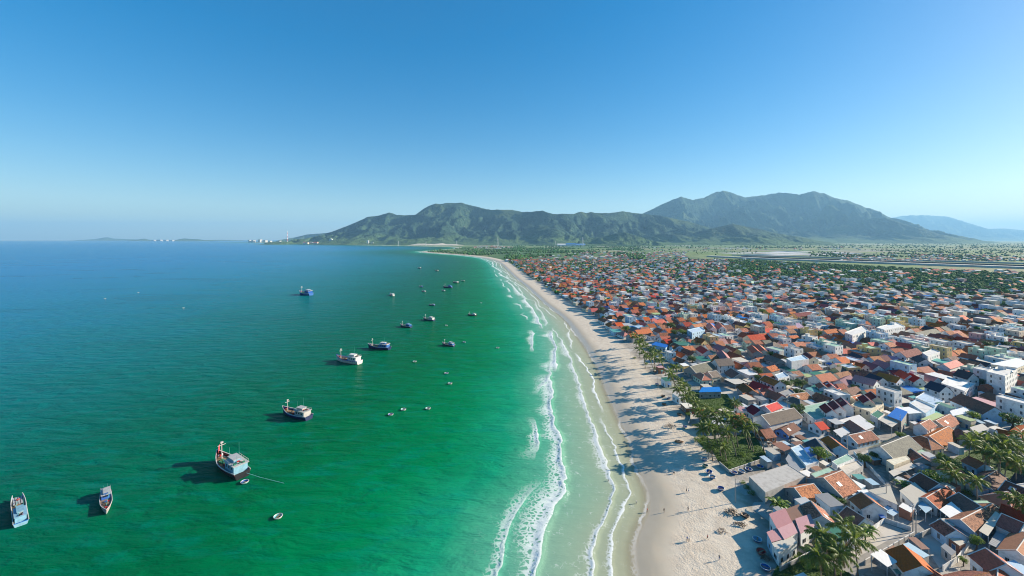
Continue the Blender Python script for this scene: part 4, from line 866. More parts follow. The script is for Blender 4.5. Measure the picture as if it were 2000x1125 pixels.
# the far rows of houses: joined, past the limit of single ones
fm_names = ['roof ' + k for k in ROOF] + ['sheet ' + k for k in SHEET] + ['wall ' + k for k in WALL] + ['window glass', 'slab white', 'slab concrete']
fm_idx = {k: i for i, k in enumerate(fm_names)}
fb = MB()
for (x, y, ang, a, b, kind, beach, d, wall) in FAR:
    ca, sa = math.cos(ang), math.sin(ang); T = lambda p: (x + p[0]*ca - p[1]*sa, y + p[0]*sa + p[1]*ca, TOWN_Z + p[2])
    wi = fm_idx['wall ' + wall]; hl, hw = a/2 - .3, b/2 - .4
    if kind == 'g':
        hr = fill.uniform(5.2, 8.5); he = hr - min(hl, hw) * .65; ri = fm_idx['roof ' + pick(RC_BEACH if beach else RC_IN)]
        sw = fill.random() < .6; p_, q_ = (hw, hl) if sw else (hl, hw)
        loc = (lambda p: (p[1], p[0], p[2])) if sw else (lambda p: p)
        he = max(2.5, hr - q_ * .65)
        vv = [(-p_,-q_,0),(p_,-q_,0),(p_,q_,0),(-p_,q_,0),(-p_,-q_,he),(p_,-q_,he),(p_,q_,he),(-p_,q_,he),(-p_,0,hr),(p_,0,hr)]
        fb.add([T(loc(p)) for p in vv], [(0,1,5,4),(2,3,7,6),(1,2,6,9,5),(3,0,4,8,7)], wi)
        o = .4; sl = (hr - he) / q_; rv = [(-p_-.2,-q_-o,he-o*sl+.1),(p_+.2,-q_-o,he-o*sl+.1),(p_+.2,0,hr+.12),(-p_-.2,0,hr+.12),(p_+.2,q_+o,he-o*sl+.1),(-p_-.2,q_+o,he-o*sl+.1)]
        fb.add([T(loc(p)) for p in rv], [(0,1,2,3),(3,2,4,5)], ri)
        Hw = he
    else:
        st = fill.choice([1, 2, 2, 3]) if kind == 'f' else 1; Hw = 3.3 * st if kind == 'f' else fill.uniform(2.8, 4.4)
        if kind == 'f' and fill.random() < .6: wi = fm_idx['wall white']
        fb.add([T(p) for p in [(-hl,-hw,0),(hl,-hw,0),(hl,hw,0),(-hl,hw,0),(-hl,-hw,Hw),(hl,-hw,Hw),(hl,hw,Hw),(-hl,hw,Hw)]], [(0,1,5,4),(1,2,6,5),(2,3,7,6),(3,0,4,7)], wi)
        ti = fm_idx[fill.choice(['slab white', 'slab concrete', 'slab white'])] if kind == 'f' else fm_idx['sheet ' + fill.choice(['white', 'pale grey', 'grey', 'beige', 'rusty', 'pale green', 'pale blue', 'blue', 'white'])]
        k_ = 1.0 if kind == 'f' else 1.05; z_ = Hw - .3 if kind == 'f' else Hw + .02
        fb.add([T(p) for p in [(-hl*k_,-hw*k_,z_),(hl*k_,-hw*k_,z_),(hl*k_,hw*k_,z_+.3*(kind=='s')),(-hl*k_,hw*k_,z_+.3*(kind=='s'))]], [(0,1,2,3)], ti)
    if d < 900:
        gi = fm_idx['window glass']
        for zz in ([1.2] if Hw < 5 else [1.2, 4.4]):
            for cx in (-hl*.5, hl*.5): fb.add([T((cx-.5,-hw-.03,zz)), T((cx+.5,-hw-.03,zz)), T((cx+.5,-hw-.03,zz+1.2)), T((cx-.5,-hw-.03,zz+1.2))], [(0,1,2,3)], gi)
            for cy in (-hw*.5, hw*.5): fb.add([T((-hl-.03,cy+.5,zz)), T((-hl-.03,cy-.5,zz)), T((-hl-.03,cy-.5,zz+1.2)), T((-hl-.03,cy+.5,zz+1.2))], [(0,1,2,3)], gi)
fo = link('distant_houses', fb.mesh('distant_houses', [MAT[k] for k in fm_names])); setting(fo, 'stuff', 'far mass of small tiled and flat roofs stretching inland')
print('HOUSES', n_kind, 'far', len(FAR), 'tree lots', len(TREE_SPOTS))
# ------------------------------------------------------------------ palms
veg = random.Random(4)
def frond_mesh(name, e0, droop, length, leaf, n=15, seed=0, mat=None):
    r = random.Random(seed); mb = MB(); pts = []; p = Vector((0, 0, 0)); a = e0; seg = 9
    for i in range(seg + 1):
        pts.append(p.copy()); p = p + Vector((math.cos(a), 0, math.sin(a))) * (length / seg); a -= droop / seg * (0.5 + 1.1 * i / seg)
    for i in range(seg):
        w = 0.055 * (1 - i / seg) + 0.015; q0, q1 = pts[i], pts[i+1]
        mb.add([q0 + Vector((0, -w, 0)), q0 + Vector((0, w, 0)), q1 + Vector((0, w*.85, 0)), q1 + Vector((0, -w*.85, 0))], [(0,1,2,3)])
    for k in range(n):
        t = 0.14 + 0.86 * (k + r.random() * .5) / n; f = t * seg; i = min(int(f), seg - 1); q = pts[i].lerp(pts[i+1], f - i); d = (pts[i+1] - pts[i]).normalized()
        ll = leaf * (math.sin(math.pi * min(1, t * .85 + .12)) ** 0.6) * r.uniform(.85, 1.15)
        for sg in (-1, 1):
            out = (Vector((0, sg, 0)) * 0.86 + d * 0.62 + Vector((0, 0, -0.30 - 0.35 * r.random()))).normalized()
            w = d * 0.15; m = q + out * ll * .5 + Vector((0, 0, .03)); e = q + out * ll + Vector((0, 0, -ll * .32))
            mb.add([q - w*.5, q + w*.5, m + w, m - w, e], [(0,1,2,3),(3,2,4)])
    return mb.mesh(name, [mat or m_palm])
FR = {'young': [frond_mesh('frond', R(74), R(60), 3.6, .75, 13, 1), frond_mesh('frond', R(58), R(80), 4.0, .9, 14, 2)],
      'mid': [frond_mesh('frond', R(36), R(88), 4.5, 1.05, 15, 3), frond_mesh('frond', R(20), R(78), 4.6, 1.1, 15, 4)],
      'old': [frond_mesh('frond', R(-2), R(72), 4.4, 1.1, 15, 5), frond_mesh('frond', R(-26), R(50), 4.0, 1.0, 14, 6)],
      'dry': [frond_mesh('dry_frond', R(-48), R(36), 3.2, .8, 11, 7, m_palm_dry)]}
NUT = MB().lathe([(0,-.16),(.13,-.08),(.15,.02),(.1,.13),(0,.16)], 6).mesh('coconut', [simple('coconut husk', (0.16,0.15,0.05), .7)], True)
def crown_mesh(seed):
    r = random.Random(seed); mb = MB()
    for grp, cnt in (('young', 4), ('mid', 8), ('old', 6)):
        for k in range(cnt):
            me = r.choice(FR[grp]); az = r.uniform(0, 6.28); s = r.uniform(.85, 1.15); ca, sa = math.cos(az) * s, math.sin(az) * s
            mb.add([(v.co.x*ca - v.co.y*sa, v.co.x*sa + v.co.y*ca, v.co.z*s) for v in me.vertices], [tuple(p.vertices) for p in me.polygons])
    return mb.mesh('crown', [m_palm])
CROWN = [crown_mesh(s) for s in (51, 52, 53)]
PALMS = []
def palm(px, py, H, lean=(-3.5, .5), single=True, scale=1.0, where=''):
    cr = P(px, py, TOWN_Z + H); base = Vector((cr.x - lean[0], cr.y - lean[1], 0)); sd_, _ = shore_dist(np.array([base.x]), np.array([base.y])); bz = float(ground_z(sd_)[0])
    root = link('coconut_palm', None, None, (base.x, base.y, bz - .05)); root['category'] = 'palm tree'; root['group'] = 'coconut palms'
    n = 8; pts = []; rad = []
    for i in range(n + 1):
        t = i / n; k = t ** 1.6; pts.append((lean[0]*k, lean[1]*k, (H + .1) * t)); rad.append(0.23 * (1 - t * .5) + (.14 if i == 0 else 0))
    link('trunk', MB().tube(pts, rad, 7).mesh('trunk', [m_trunk], True), root)
    top = (lean[0], lean[1], H)
    if single:
        az = veg.uniform(0, 6.28)
        for grp, cnt in (('young', 4), ('mid', 9), ('old', 6), ('dry', 2)):
            for k in range(cnt):
                o = link('frond' if grp != 'dry' else 'dry_frond', veg.choice(FR[grp]), root, top); az += 2.39996
                o.rotation_euler = (veg.uniform(-.15, .15), veg.uniform(-.12, .12), az); s = scale * veg.uniform(.85, 1.15); o.scale = (s, s, s)
        for k in range(4):
            a = veg.uniform(0, 6.28); link('coconut', NUT, root, (top[0] + .3*math.cos(a), top[1] + .3*math.sin(a), H - .3))
    else:
        o = link('crown', veg.choice(CROWN), root, top); o.rotation_euler = (0, 0, veg.uniform(0, 6.28)); s = scale * veg.uniform(.85, 1.1); o.scale = (s, s, s)
    ln = math.hypot(*lean) / H; kind = ('leaning ' if ln > .27 else 'straight ') if ln > .27 or ln < .1 else ''
    size = 'tall ' if H > 12.5 else ('short ' if H < 8 else '')
    PALMS.append(dict(o=root, pos=(base.x, base.y), base=(size + kind + 'coconut palm'), short='coconut palm', wall=None, feats=[], where=where, d=base.length, sp=3))
    return root
u = veg.uniform
for x, y in ((1365,803),(1376,816),(1390,806),(1404,820),(1415,806),(1427,818),(1440,828),(1455,838),(1468,830),(1398,838),(1384,832),(1372,836),(1420,842),(1448,818)):
    palm(x, y, u(10.5, 14.0), (u(-5.5, -2.5), u(-.8, 1.2)), True, 1.0, 'in the beachside garden grove')
palm(1412, 872, 6.5, (-1.5, 0), True, .85, 'in the beachside garden grove'); palm(1386, 872, 6.0, (-1.2, .3), True, .85, 'in the beachside garden grove')
for x, y in ((1238,655),(1248,662),(1255,668),(1262,675),(1250,680),(1258,690),(1270,688),(1278,695),(1285,690),(1246,670),(1266,698),(1289,703),(1254,656),(1274,681)):
    palm(x, y, u(10, 13), (u(-4, -1), u(-1, 1)), False, 1.05, 'in the dense clump beside the sand')
for x, y in ((1308,725),(1318,716),(1312,734)): palm(x, y, u(10, 12), (u(-4.5, -2.5), 0), True, 1.0, 'near the dark boats on the sand')
for x, y in ((1325,760),(1335,752),(1345,765),(1338,775),(1352,778),(1330,745),(1358,786),(1435,786),(1380,796)): palm(x, y, u(8.5, 11.5), (u(-4, -1.5), u(-.5, .8)), True, .95, 'on the green strip above the sand')
for x, y, h in ((1605,1045,10),(1650,1026,10),(1668,1052,11),(1600,1088,8.5),(1640,1082,9.5),(1622,1066,9)): palm(x, y, h, (u(-1.5, .5), u(-1, 1)), True, 1.12, 'beside the walled concrete yard')
for x, y in ((1895,862),(1912,852),(1928,863),(1945,856),(1958,869),(1975,862),(1990,878),(1968,892),(1985,905),(1946,886),(1998,850),(1925,882),(1935,875)): palm(x, y, u(10, 13), (u(-1.5, 1.5), u(-1.5, 1)), True, 1.1, 'in the inland grove by the pale blue house')
for x, y, h in ((1850,908,8),(1864,925,7.5),(1906,938,9),(1982,972,9),(2003,985,8)): palm(x, y, h, (u(-1, 1), u(-1, 1)), True, 1.0, 'by the inland grove lane')

# ------------------------------------------------------------------ leafy trees, shrubs, banana plants
def leaf_cloud(name, lobes, n, size, seed, mat):
    r = random.Random(seed); V, F = [], []
    for k in range(n):
        cx, cy, cz, rx, rz = r.choice(lobes); 
        while True:
            q = Vector((r.gauss(0, 1), r.gauss(0, 1), r.gauss(0, 1)))
            if q.length > .01: break
        q.normalize(); rad = r.uniform(.55, 1.0) ** .5 * (1 + .18 * math.sin(q.x * 5 + seed) * math.cos(q.y * 4))
        c = Vector((cx + q.x * rx * rad, cy + q.y * rx * rad, cz + q.z * rz * rad))
        nrm = (q + Vector((r.gauss(0, .5), r.gauss(0, .5), r.gauss(0, .5) + .25))).normalized(); a = nrm.orthogonal().normalized(); b = nrm.cross(a)
        ang = r.uniform(0, 6.28); a, b = a * math.cos(ang) + b * math.sin(ang), b * math.cos(ang) - a * math.sin(ang); s = size * r.uniform(.6, 1.35)
        i = len(V); V += [tuple(c - a*s), tuple(c + b*s*.5), tuple(c + a*s), tuple(c - b*s*.5)]; F.append((i, i+1, i+2, i+3))
    return mesh_from(name, V, F, [mat])
def tree_mesh(seed, mat):
    r = random.Random(seed); mb = MB(); mb.tube([(0,0,0),(.1,.05,.35),(.05,.1,.55)], [.07, .05, .04], 6); lobes = []
    for k in range(7):
        a = k * 2.4 + r.uniform(-.4, .4); rr = r.uniform(.12, .3); z = r.uniform(.5, .85); lobes.append((rr*math.cos(a), rr*math.sin(a), z, r.uniform(.16, .26), r.uniform(.12, .2)))
        mb.tube([(.05,.08,.42), (rr*.6*math.cos(a), rr*.6*math.sin(a), z - .1), (rr*math.cos(a), rr*math.sin(a), z)], [.03, .02, .008], 4)
    return mb.mesh('trunk', [m_bark], True), leaf_cloud('crown', lobes, 1500, .035, seed, mat)
TREES = [tree_mesh(s, m_leaf) for s in (1, 2, 3)] + [tree_mesh(s, m_leaf_lt) for s in (4, 5)]
def tree(x, y, H, v_=None, wide=1.0, where='', z=TOWN_Z):
    k = veg.randrange(5) if v_ is None else v_; root = link('leafy_tree', None, None, (x, y, z - .05), veg.uniform(0, 6.28)); root.scale = (H * wide, H * wide, H)
    link('trunk', TREES[k][0], root); link('crown', TREES[k][1], root); root['category'] = 'tree'; root['group'] = 'leafy trees among the houses'
    PALMS.append(dict(o=root, pos=(x, y), base=('tall ' if H > 8 else 'small ' if H < 5 else '') + ('bright green' if k > 2 else 'dark green') + ' leafy tree', short='leafy tree', wall=None, feats=[], where=where, d=math.hypot(x, y), sp=4))
def tree_px(px, py, H, v_=None, wide=1.0):
    c = P(px, py, TOWN_Z + H * .7); tree(c.x, c.y, H, v_, wide)
for t in ((1975,818,9,0,1.15),(1845,897,8,4,1.25),(1870,915,7,4,1.1),(1690,893,6.5,1,1.0),(1708,886,5,1,.9),(1758,848,4.5,3,1.1),(1699,826,4.5,3,1.0),(1525,754,6,1,1.3),(1557,748,6,4,1.4),(1506,690,6,3,1.3),(1545,706,5,3,1.0),(1490,812,5,4,1.0),
          (1590,690,6,1,1.1),(1836,690,6,0,1.1),(1960,670,8,0,1.4),(1985,680,8,1,1.2),(1930,672,8,2,1.3),(1800,610,8,1,1.2),(1528,655,7,0,1.0),(1600,618,9,4,1.0),(1612,632,7,1,1),(1905,1055,5,3,.8),(1882,1093,3,3,.8),(1740,900,5,1,.8),(1830,830,4,1,1.0),(1905,835,4,4,.9),(1640,975,4,1,1.2)):
    tree_px(*t)
n_tree = 0
for (x, y) in TREE_SPOTS:
    d = math.hypot(x, y)
    if d < 620 and n_tree < 90:
        tree(x + veg.uniform(-1, 1), y + veg.uniform(-1, 1), veg.uniform(5, 9.5), None, veg.uniform(.9, 1.35)); n_tree += 1
SHR = [leaf_cloud('foliage', [(0,0,.45,.5,.4),(.45,.2,.35,.4,.3),(-.35,.3,.4,.42,.34),(.1,-.45,.33,.4,.3)], 420, .075, 20 + i, m) for i, m in enumerate((m_leaf, m_leaf_lt, m_leaf_lt))]
STEM = MB().tube([(0,0,0),(.05,0,.3),(.2,.1,.6)], [.03,.02,.01], 4).tube([(0,0,.05),(-.15,.1,.5)], [.02,.01], 4).mesh('stem', [m_bark])
def shrub(px, py, s, v_=None):
    c = P(px, py, TOWN_Z); root = link('shrub', None, None, (c.x, c.y, TOWN_Z - .03), veg.uniform(0, 6.28)); root.scale = (s, s, s * veg.uniform(.8, 1.1))
    link('foliage', SHR[veg.randrange(3) if v_ is None else v_], root); link('stem', STEM, root); root['category'] = 'shrub'; root['group'] = 'shrubs in the gardens'
    PALMS.append(dict(o=root, pos=(c.x, c.y), base=('large ' if s > 2.6 else 'low ') + 'green shrub', short='shrub', wall=None, feats=[], where='', d=c.length, sp=2))
for t in ((1362,862,2.4),(1374,868,2.0),(1370,858,2.6),(1395,882,2.2),(1410,900,2.2),(1426,908,1.8),(1450,890,2.2),(1465,900,1.6),(1488,888,2.2),(1345,812,2.4),(1352,805,2.6),(1385,838,2.4),(1405,800,2.4),(1440,810,2.6),(1340,795,2.0),(1460,955,1.8),(1468,965,2.0),(1452,945,1.6),
          (1560,1096,2.2),(1575,1105,2.6),(1600,1110,2.4),(1630,1118,2.4),(1545,1112,1.6),(1580,1085,2.0),(1890,965,2.4),(1930,970,2.6),(1955,960,2.4),(1868,948,2.4),(1975,945,2.8),(1880,930,2.6),(1300,742,2.2),(1290,725,2.4),(1240,700,2.2),(1262,712,2.4),(1280,722,2.4)): shrub(*t)
def banana_leaf():
    mb = MB(); p = Vector((0, 0, 0)); a = R(70); pr = None; n = 7
    for i in range(n + 1):
        t = i / n; w = .28 * math.sin(math.pi * min(1, .12 + t * .88)) ** .7; l = [p + Vector((0, -w, .06)), p, p + Vector((0, w, .06))]
        if pr: mb.add(pr + l, [(0,1,4,3),(1,2,5,4)])
        pr = l; p = p + Vector((math.cos(a), 0, math.sin(a))) * .33; a -= R(17)
    return mb.mesh('leaf', [m_leaf_lt])
BL = banana_leaf()
def banana(px, py, s, n=11):
    c = P(px, py, TOWN_Z); root = link('banana_plant', None, None, (c.x, c.y, TOWN_Z)); root.scale = (s, s, s)
    link('stem', MB().tube([(0,0,-.05),(.03,0,.8),(.02,.02,1.2)], [.13,.11,.07], 6).mesh('stem', [m_leaf_lt]), root)
    for k in range(n):
        o = link('leaf', BL, root, (0, 0, 1.0 + .15 * veg.random())); o.rotation_euler = (0, veg.uniform(-.3, .35), k * 2.4)
    root['category'] = 'banana plant'; root['group'] = 'banana plants'
    PALMS.append(dict(o=root, pos=(c.x, c.y), base='broad-leaved banana plant', short='banana plant', wall=None, feats=[], where='', d=c.length, sp=2))
for t in ((1512,998,1.8),(1521,1002,2.0),(1529,998,1.7),(1618,982,1.5),(1629,992,1.6),(1637,1000,1.3),(1762,958,1.7),(1770,962,1.4),(1690,1055,1.6),(1698,1048,1.5)): banana(*t)
# grass on the garden lawns: uncountable
gv, gf = [], []
for l in LAWNS:
    w = lawn_world(l); wa = np.array(w); lo, hi = wa.min(0), wa.max(0); n = int(min(5200, (hi[0]-lo[0])*(hi[1]-lo[1])*6)); xs = np.random.RandomState(3).uniform(lo[0], hi[0], n); ys = np.random.RandomState(8).uniform(lo[1], hi[1], n)
    ok = inside(wa, xs, ys)
    for x, y in zip(xs[ok], ys[ok]):
        a = veg.uniform(0, 3.14); s = veg.uniform(.12, .3); h = veg.uniform(.1, .35); i = len(gv)
        gv += [(x - s*math.cos(a), y - s*math.sin(a), TOWN_Z + .05), (x + s*math.cos(a), y + s*math.sin(a), TOWN_Z + .05), (x + .1*math.sin(a), y + .1*math.cos(a), TOWN_Z + .05 + h)]; gf.append((i, i+1, i+2))
setting(link('grass', mesh_from('grass', gv, gf, [m_grass])), 'stuff', 'short bright grass of the gardens')

# ------------------------------------------------------------------ far vegetation: one mass
ico = bmesh.new(); bmesh.ops.create_icosphere(ico, subdivisions=2, radius=1.0); iv = np.array([v.co[:] for v in ico.verts]); ifc = np.array([[v.index for v in f.verts] for f in ico.faces]); ico.free()
ico = bmesh.new(); bmesh.ops.create_icosphere(ico, subdivisions=1, radius=1.0); iv1 = np.array([v.co[:] for v in ico.verts]); if1 = np.array([[v.index for v in f.verts] for f in ico.faces]); ico.free()
rs_ = np.random.RandomState(12); pts = []
def zone(px0, px1, py0, py1, n, h0, h1, sdmin=25):
    px = rs_.uniform(px0, px1, n); py = rs_.uniform(py0, py1, n); d = FPX * CAM_H / (py - HY); x = (px - 1000) / FPX * d
    s, _ = shore_dist(x, d); k = (s > sdmin) & ((d < 1500) | (fbm(x / 260, d / 520, 3, 71) > rs_.uniform(.36, .62, n))); h = rs_.uniform(h0, h1, n)
    pts.extend(zip(x[k], d[k], h[k]))
zone(836, 1010, 484, 499.5, 2600, 6, 13); zone(985, 1260, 487, 511, 3600, 7, 13, 45); zone(1000, 1250, 479, 488, 1800, 8, 15); zone(1200, 2000, 475.5, 486, 2600, 8, 14)
zone(1230, 1480, 486, 500, 200, 6, 10); zone(1580, 2000, 488, 504, 1500, 5, 10); zone(1850, 2000, 504, 512, 200, 5, 9); zone(1720, 2000, 486, 500, 300, 6, 11)
zone(1420, 2000, 532, 550, 220, 4, 7, 45); zone(1780, 2000, 538, 570, 360, 5, 9, 45); zone(985, 1400, 505, 545, 600, 5, 9, 45)
pts.extend((x + rs_.uniform(-2, 2), y + rs_.uniform(-2, 2), rs_.uniform(4, 7.5)) for x, y in TREE_SPOTS if math.hypot(x, y) >= 620)
pts = np.array(pts); VV, FF, base = [], [], 0
for near_, tv, tf in ((True, iv, ifc), (False, iv1, if1)):
    sel = pts[(pts[:, 1] < 1500)] if near_ else pts[(pts[:, 1] >= 1500)]
    for rep in range(2 if near_ else 1):
        n = len(sel); k = len(tv); s = sel[:, 2:3] * rs_.uniform(.38, .55, (n, 1)) * (1 if near_ else 1.25)
        jit = 1 + .45 * (rs_.rand(n, k) - .5); off_ = rs_.uniform(-.35, .35, (n, 2)) * sel[:, 2:3] * (1 if near_ else .1)
        co = tv[None] * jit[..., None] * np.concatenate([s, s, s * .85], 1)[:, None, :]
        co[..., 0] += (sel[:, 0] + off_[:, 0])[:, None]; co[..., 1] += (sel[:, 1] + off_[:, 1])[:, None]; co[..., 2] += (TOWN_Z + sel[:, 2] * .5)[:, None]
        VV.append(co.reshape(-1, 3)); FF.append((tf[None] + (np.arange(n) * k)[:, None, None] + base).reshape(-1, 3)); base += n * k
VV = np.concatenate(VV); FF = np.concatenate(FF)
me = bpy.data.meshes.new('distant_trees'); me.vertices.add(len(VV)); me.vertices.foreach_set('co', VV.ravel()); me.loops.add(FF.size); me.loops.foreach_set('vertex_index', FF.ravel().astype(np.int32))
me.polygons.add(len(FF)); me.polygons.foreach_set('loop_start', np.arange(0, FF.size, 3)); me.update(calc_edges=True)
m, nt, b = new_mat('distant leaf'); c = vary(nt, (0.055,0.125,0.032), rnd_value(nt), .03, .25, .35); nt.links.new(c, b.inputs['Base Color']); b.inputs['Roughness'].default_value = .9; b.inputs['Specular IOR Level'].default_value = .1
me.materials.append(m); setting(link('distant_trees', me), 'stuff', 'far woods and scattered trees of the plain')
# far villages: specks of houses
vb = MB(); vr = random.Random(77)
vm = [MAT['wall white'], MAT['wall cream'], MAT['roof coral'], MAT['roof terracotta'], MAT['slab white'], MAT['roof grey-brown'], MAT['roof mottled brown'], MAT['wall concrete']]
for (x0, x1, y0, y1, n, big) in ((1120,1340,492,505,230,1.0),(1640,2000,496,511,260,.9),(925,1002,480.5,486,120,1.3),(1000,1250,500,514,160,.9),(592,770,475.9,477.3,70,5.0),(1230,1700,483,489,60,1.2),(1500,1990,528,540,90,1.0)):
    for k in range(n):
        px = vr.uniform(x0, x1); py = y0 + (y1 - y0) * vr.random() ** .8; c = P(px, py, TOWN_Z); w = vr.uniform(4, 9) * big; d_ = vr.uniform(4, 7) * big; h = vr.choice([3.2, 3.4, 6.5, 6.8]) * big
        vb.box(c.x-w, c.x+w, c.y-d_, c.y+d_, TOWN_Z, TOWN_Z + h, vr.choice([0,0,0,1,7]))
        rz = TOWN_Z + h
        vb.add([(c.x-w-.3,c.y-d_-.3,rz+.02),(c.x+w+.3,c.y-d_-.3,rz+.02),(c.x+w+.3,c.y,rz+2.4*big),(c.x-w-.3,c.y,rz+2.4*big),(c.x+w+.3,c.y+d_+.3,rz+.02),(c.x-w-.3,c.y+d_+.3,rz+.02)], [(0,1,2,3),(3,2,4,5),(0,3,5),(1,4,2)], vr.choice([2,3,5,6,6,4,4]))
setting(link('distant_village', vb.mesh('distant_village', vm)), 'stuff', 'specks of white and red houses scattered on the far plain')

# ------------------------------------------------------------------ far landmarks
def tower_block(px, py_base, wpx, hpx, label, wall='white', dvar=0):
    c = P(px, py_base); k = c.y / FPX; w = wpx * k / 2; h = hpx * k; dp = w * .8
    root = link('hotel_tower', None, None, (c.x, c.y + 140, 1)); root['label'] = label; root['category'] = 'tower'; root['group'] = 'hotel towers by the far shore'
    link('wall', MB().box(-w, w, -dp, dp, 0, h).mesh('wall', [MAT['wall ' + wall]]), root)
    n = max(4, int(h / 9))
    for i in range(1, n): link('floor_band', MB().box(-w-.6, w+.6, -dp-.6, dp+.6, h*i/n - 1.4, h*i/n + 1.4).mesh('floor_band', [MAT['slab grey']]), root)
    link('roof_room', MB().box(-w*.4, w*.4, -dp*.4, dp*.4, h, h*1.07).mesh('roof_room', [MAT['wall ' + wall]]), root)
tower_block(640, 477.4, 5.0, 10.5, 'tall white hotel tower by the far shore, westernmost of the pair'); tower_block(647, 477.4, 4.2, 9.0, 'slightly shorter white tower beside the tall hotel tower', 'cream')
tower_block(670, 477.6, 3.6, 8.0, 'slim cream hotel tower between the pair and the wide one', 'cream'); tower_block(676, 477.6, 3.2, 6.5, 'lowest grey hotel tower next to the slim cream one', 'concrete')
tower_block(713, 478.2, 3.8, 8.5, 'lone white hotel tower below the wooded slope'); tower_block(722, 478.2, 5.0, 4.0, 'low wide white block beside the lone hotel tower')
def port_block(px, w, h, label, d=12500, mat='wall concrete', nm='port_building'):
    x = (px - 1000) / FPX * d; k = d / FPX
    root = link(nm, None, None, (x, d, 0)); root['label'] = label; root['category'] = 'building'; root['group'] = 'port buildings on the horizon'
    link('wall', MB().box(-w*k/2, w*k/2, -60, 60, 0, h*k).mesh('wall', [MAT[mat]]), root); link('roof', MB().box(-w*k/2-3, w*k/2+3, -63, 63, h*k, h*k + 4).mesh('roof', [MAT['slab grey']]), root)
for a in ((300,5,2.6,'white harbour shed, first of the row beside the small island',19000),(312,7,3,'longest white harbour shed in the row on the horizon',19000),(324,6,2.7,'white harbour shed behind the longest one',19000),(335,7,2.3,'lowest white harbour shed, near the dark wooded island',19000),
          (488,3,4.5,'tall white silo block at the end of the port',12500),(495,4,4,'square white port block beside the silo block',12500),(508,4,5.5,'highest pale port building in mid harbour',12500),(518,5,4,'wide pale port building next to the highest one',12600),(528,3,3.2,'small port building between the wide one and the stack',12500),(545,6,3,'long low port shed nearest the chimney stack',12500),(572,5,2.6,'low white shed at the foot of the wooded headland',12000)): port_block(*a)
d = 12400; k = d / FPX; root = link('chimney_stack', None, None, ((561 - 1000) * k, d, 0)); root['label'] = 'tall red and white banded chimney stack at the port'; root['category'] = 'chimney'
m_red = simple('signal red', (0.45,0.05,0.04), .6); m_white = simple('paint white', (0.75,0.75,0.73), .6); m_blk = simple('tar black', (0.02,0.02,0.022), .7)
for i in range(7): link('stack_band', MB().tube([(0,0,340*i/7),(0,0,340*(i+1)/7)], [13 - i*.9, 13 - (i+1)*.9], 12).mesh('stack_band', [m_white if i % 2 == 0 else m_red], True), root)
def pylon(px, py, H, label):
    c = P(px, py); root = link('power_pylon', None, None, (c.x, c.y, TOWN_Z)); root['label'] = label; root['category'] = 'pylon'; root['group'] = 'power pylons on the plain'
    b = H * .09
    for sx_ in (-1, 1):
        for sy_ in (-1, 1): link('leg', MB().tube([(sx_*b, sy_*b, 0), (sx_*b*.15, sy_*b*.15, H)], [.9, .5], 4).mesh('leg', [m_steel]), root)
    for j, z in enumerate((.68, .8, .92)): link('cross_arm', MB().tube([(-H*.13, 0, H*z), (H*.13, 0, H*z)], .7, 4).mesh('cross_arm', [m_steel]), root)
    bz = MB()
    for i in range(6):
        z0, z1 = H*i/6, H*(i+1)/6; w0, w1 = b*(1-.85*i/6), b*(1-.85*(i+1)/6); bz.tube([(-w0,-w0,z0),(w1,-w1,z1)], .4, 3); bz.tube([(w0,-w0,z0),(-w1,-w1,z1)], .4, 3)
    link('bracing', bz.mesh('bracing', [m_steel]), root)
for t in ((972,481,120,'lattice pylon rising behind the white village on the point'),(1138,481.5,125,'tallest lattice pylon beside the blue-roofed factory'),(892,480,75,'small lattice pylon behind the pale dunes'),(1085,480,70,'lattice pylon between the white village and the factory'),(778,480,70,'lattice pylon on the slope above the hotel towers'),(832,480.2,62,'short lattice pylon at the end of the dunes')): pylon(*t)
c = P(1115, 481); root = link('factory', None, None, (c.x, c.y, TOWN_Z)); root['label'] = 'wide factory with blue roofs and white walls at the foot of the mountains'; root['category'] = 'factory'
for i, (x0, x1, h) in enumerate(((-190,-70,22),(-64,60,26),(66,190,22))):
    link('hall_wall', MB().box(x0, x1, -60, 60, 0, h).mesh('hall_wall', [MAT['wall white']]), root)
    link('hall_roof', MB().add([(x0-3,-63,h),(x1+3,-63,h),(x1+3,0,h+12),(x0-3,0,h+12),(x1+3,63,h),(x0-3,63,h)], [(0,1,2,3),(3,2,4,5),(0,3,5),(1,4,2)]).mesh('hall_roof', [MAT['sheet ' + ('white', 'blue', 'blue')[i]]]), root)

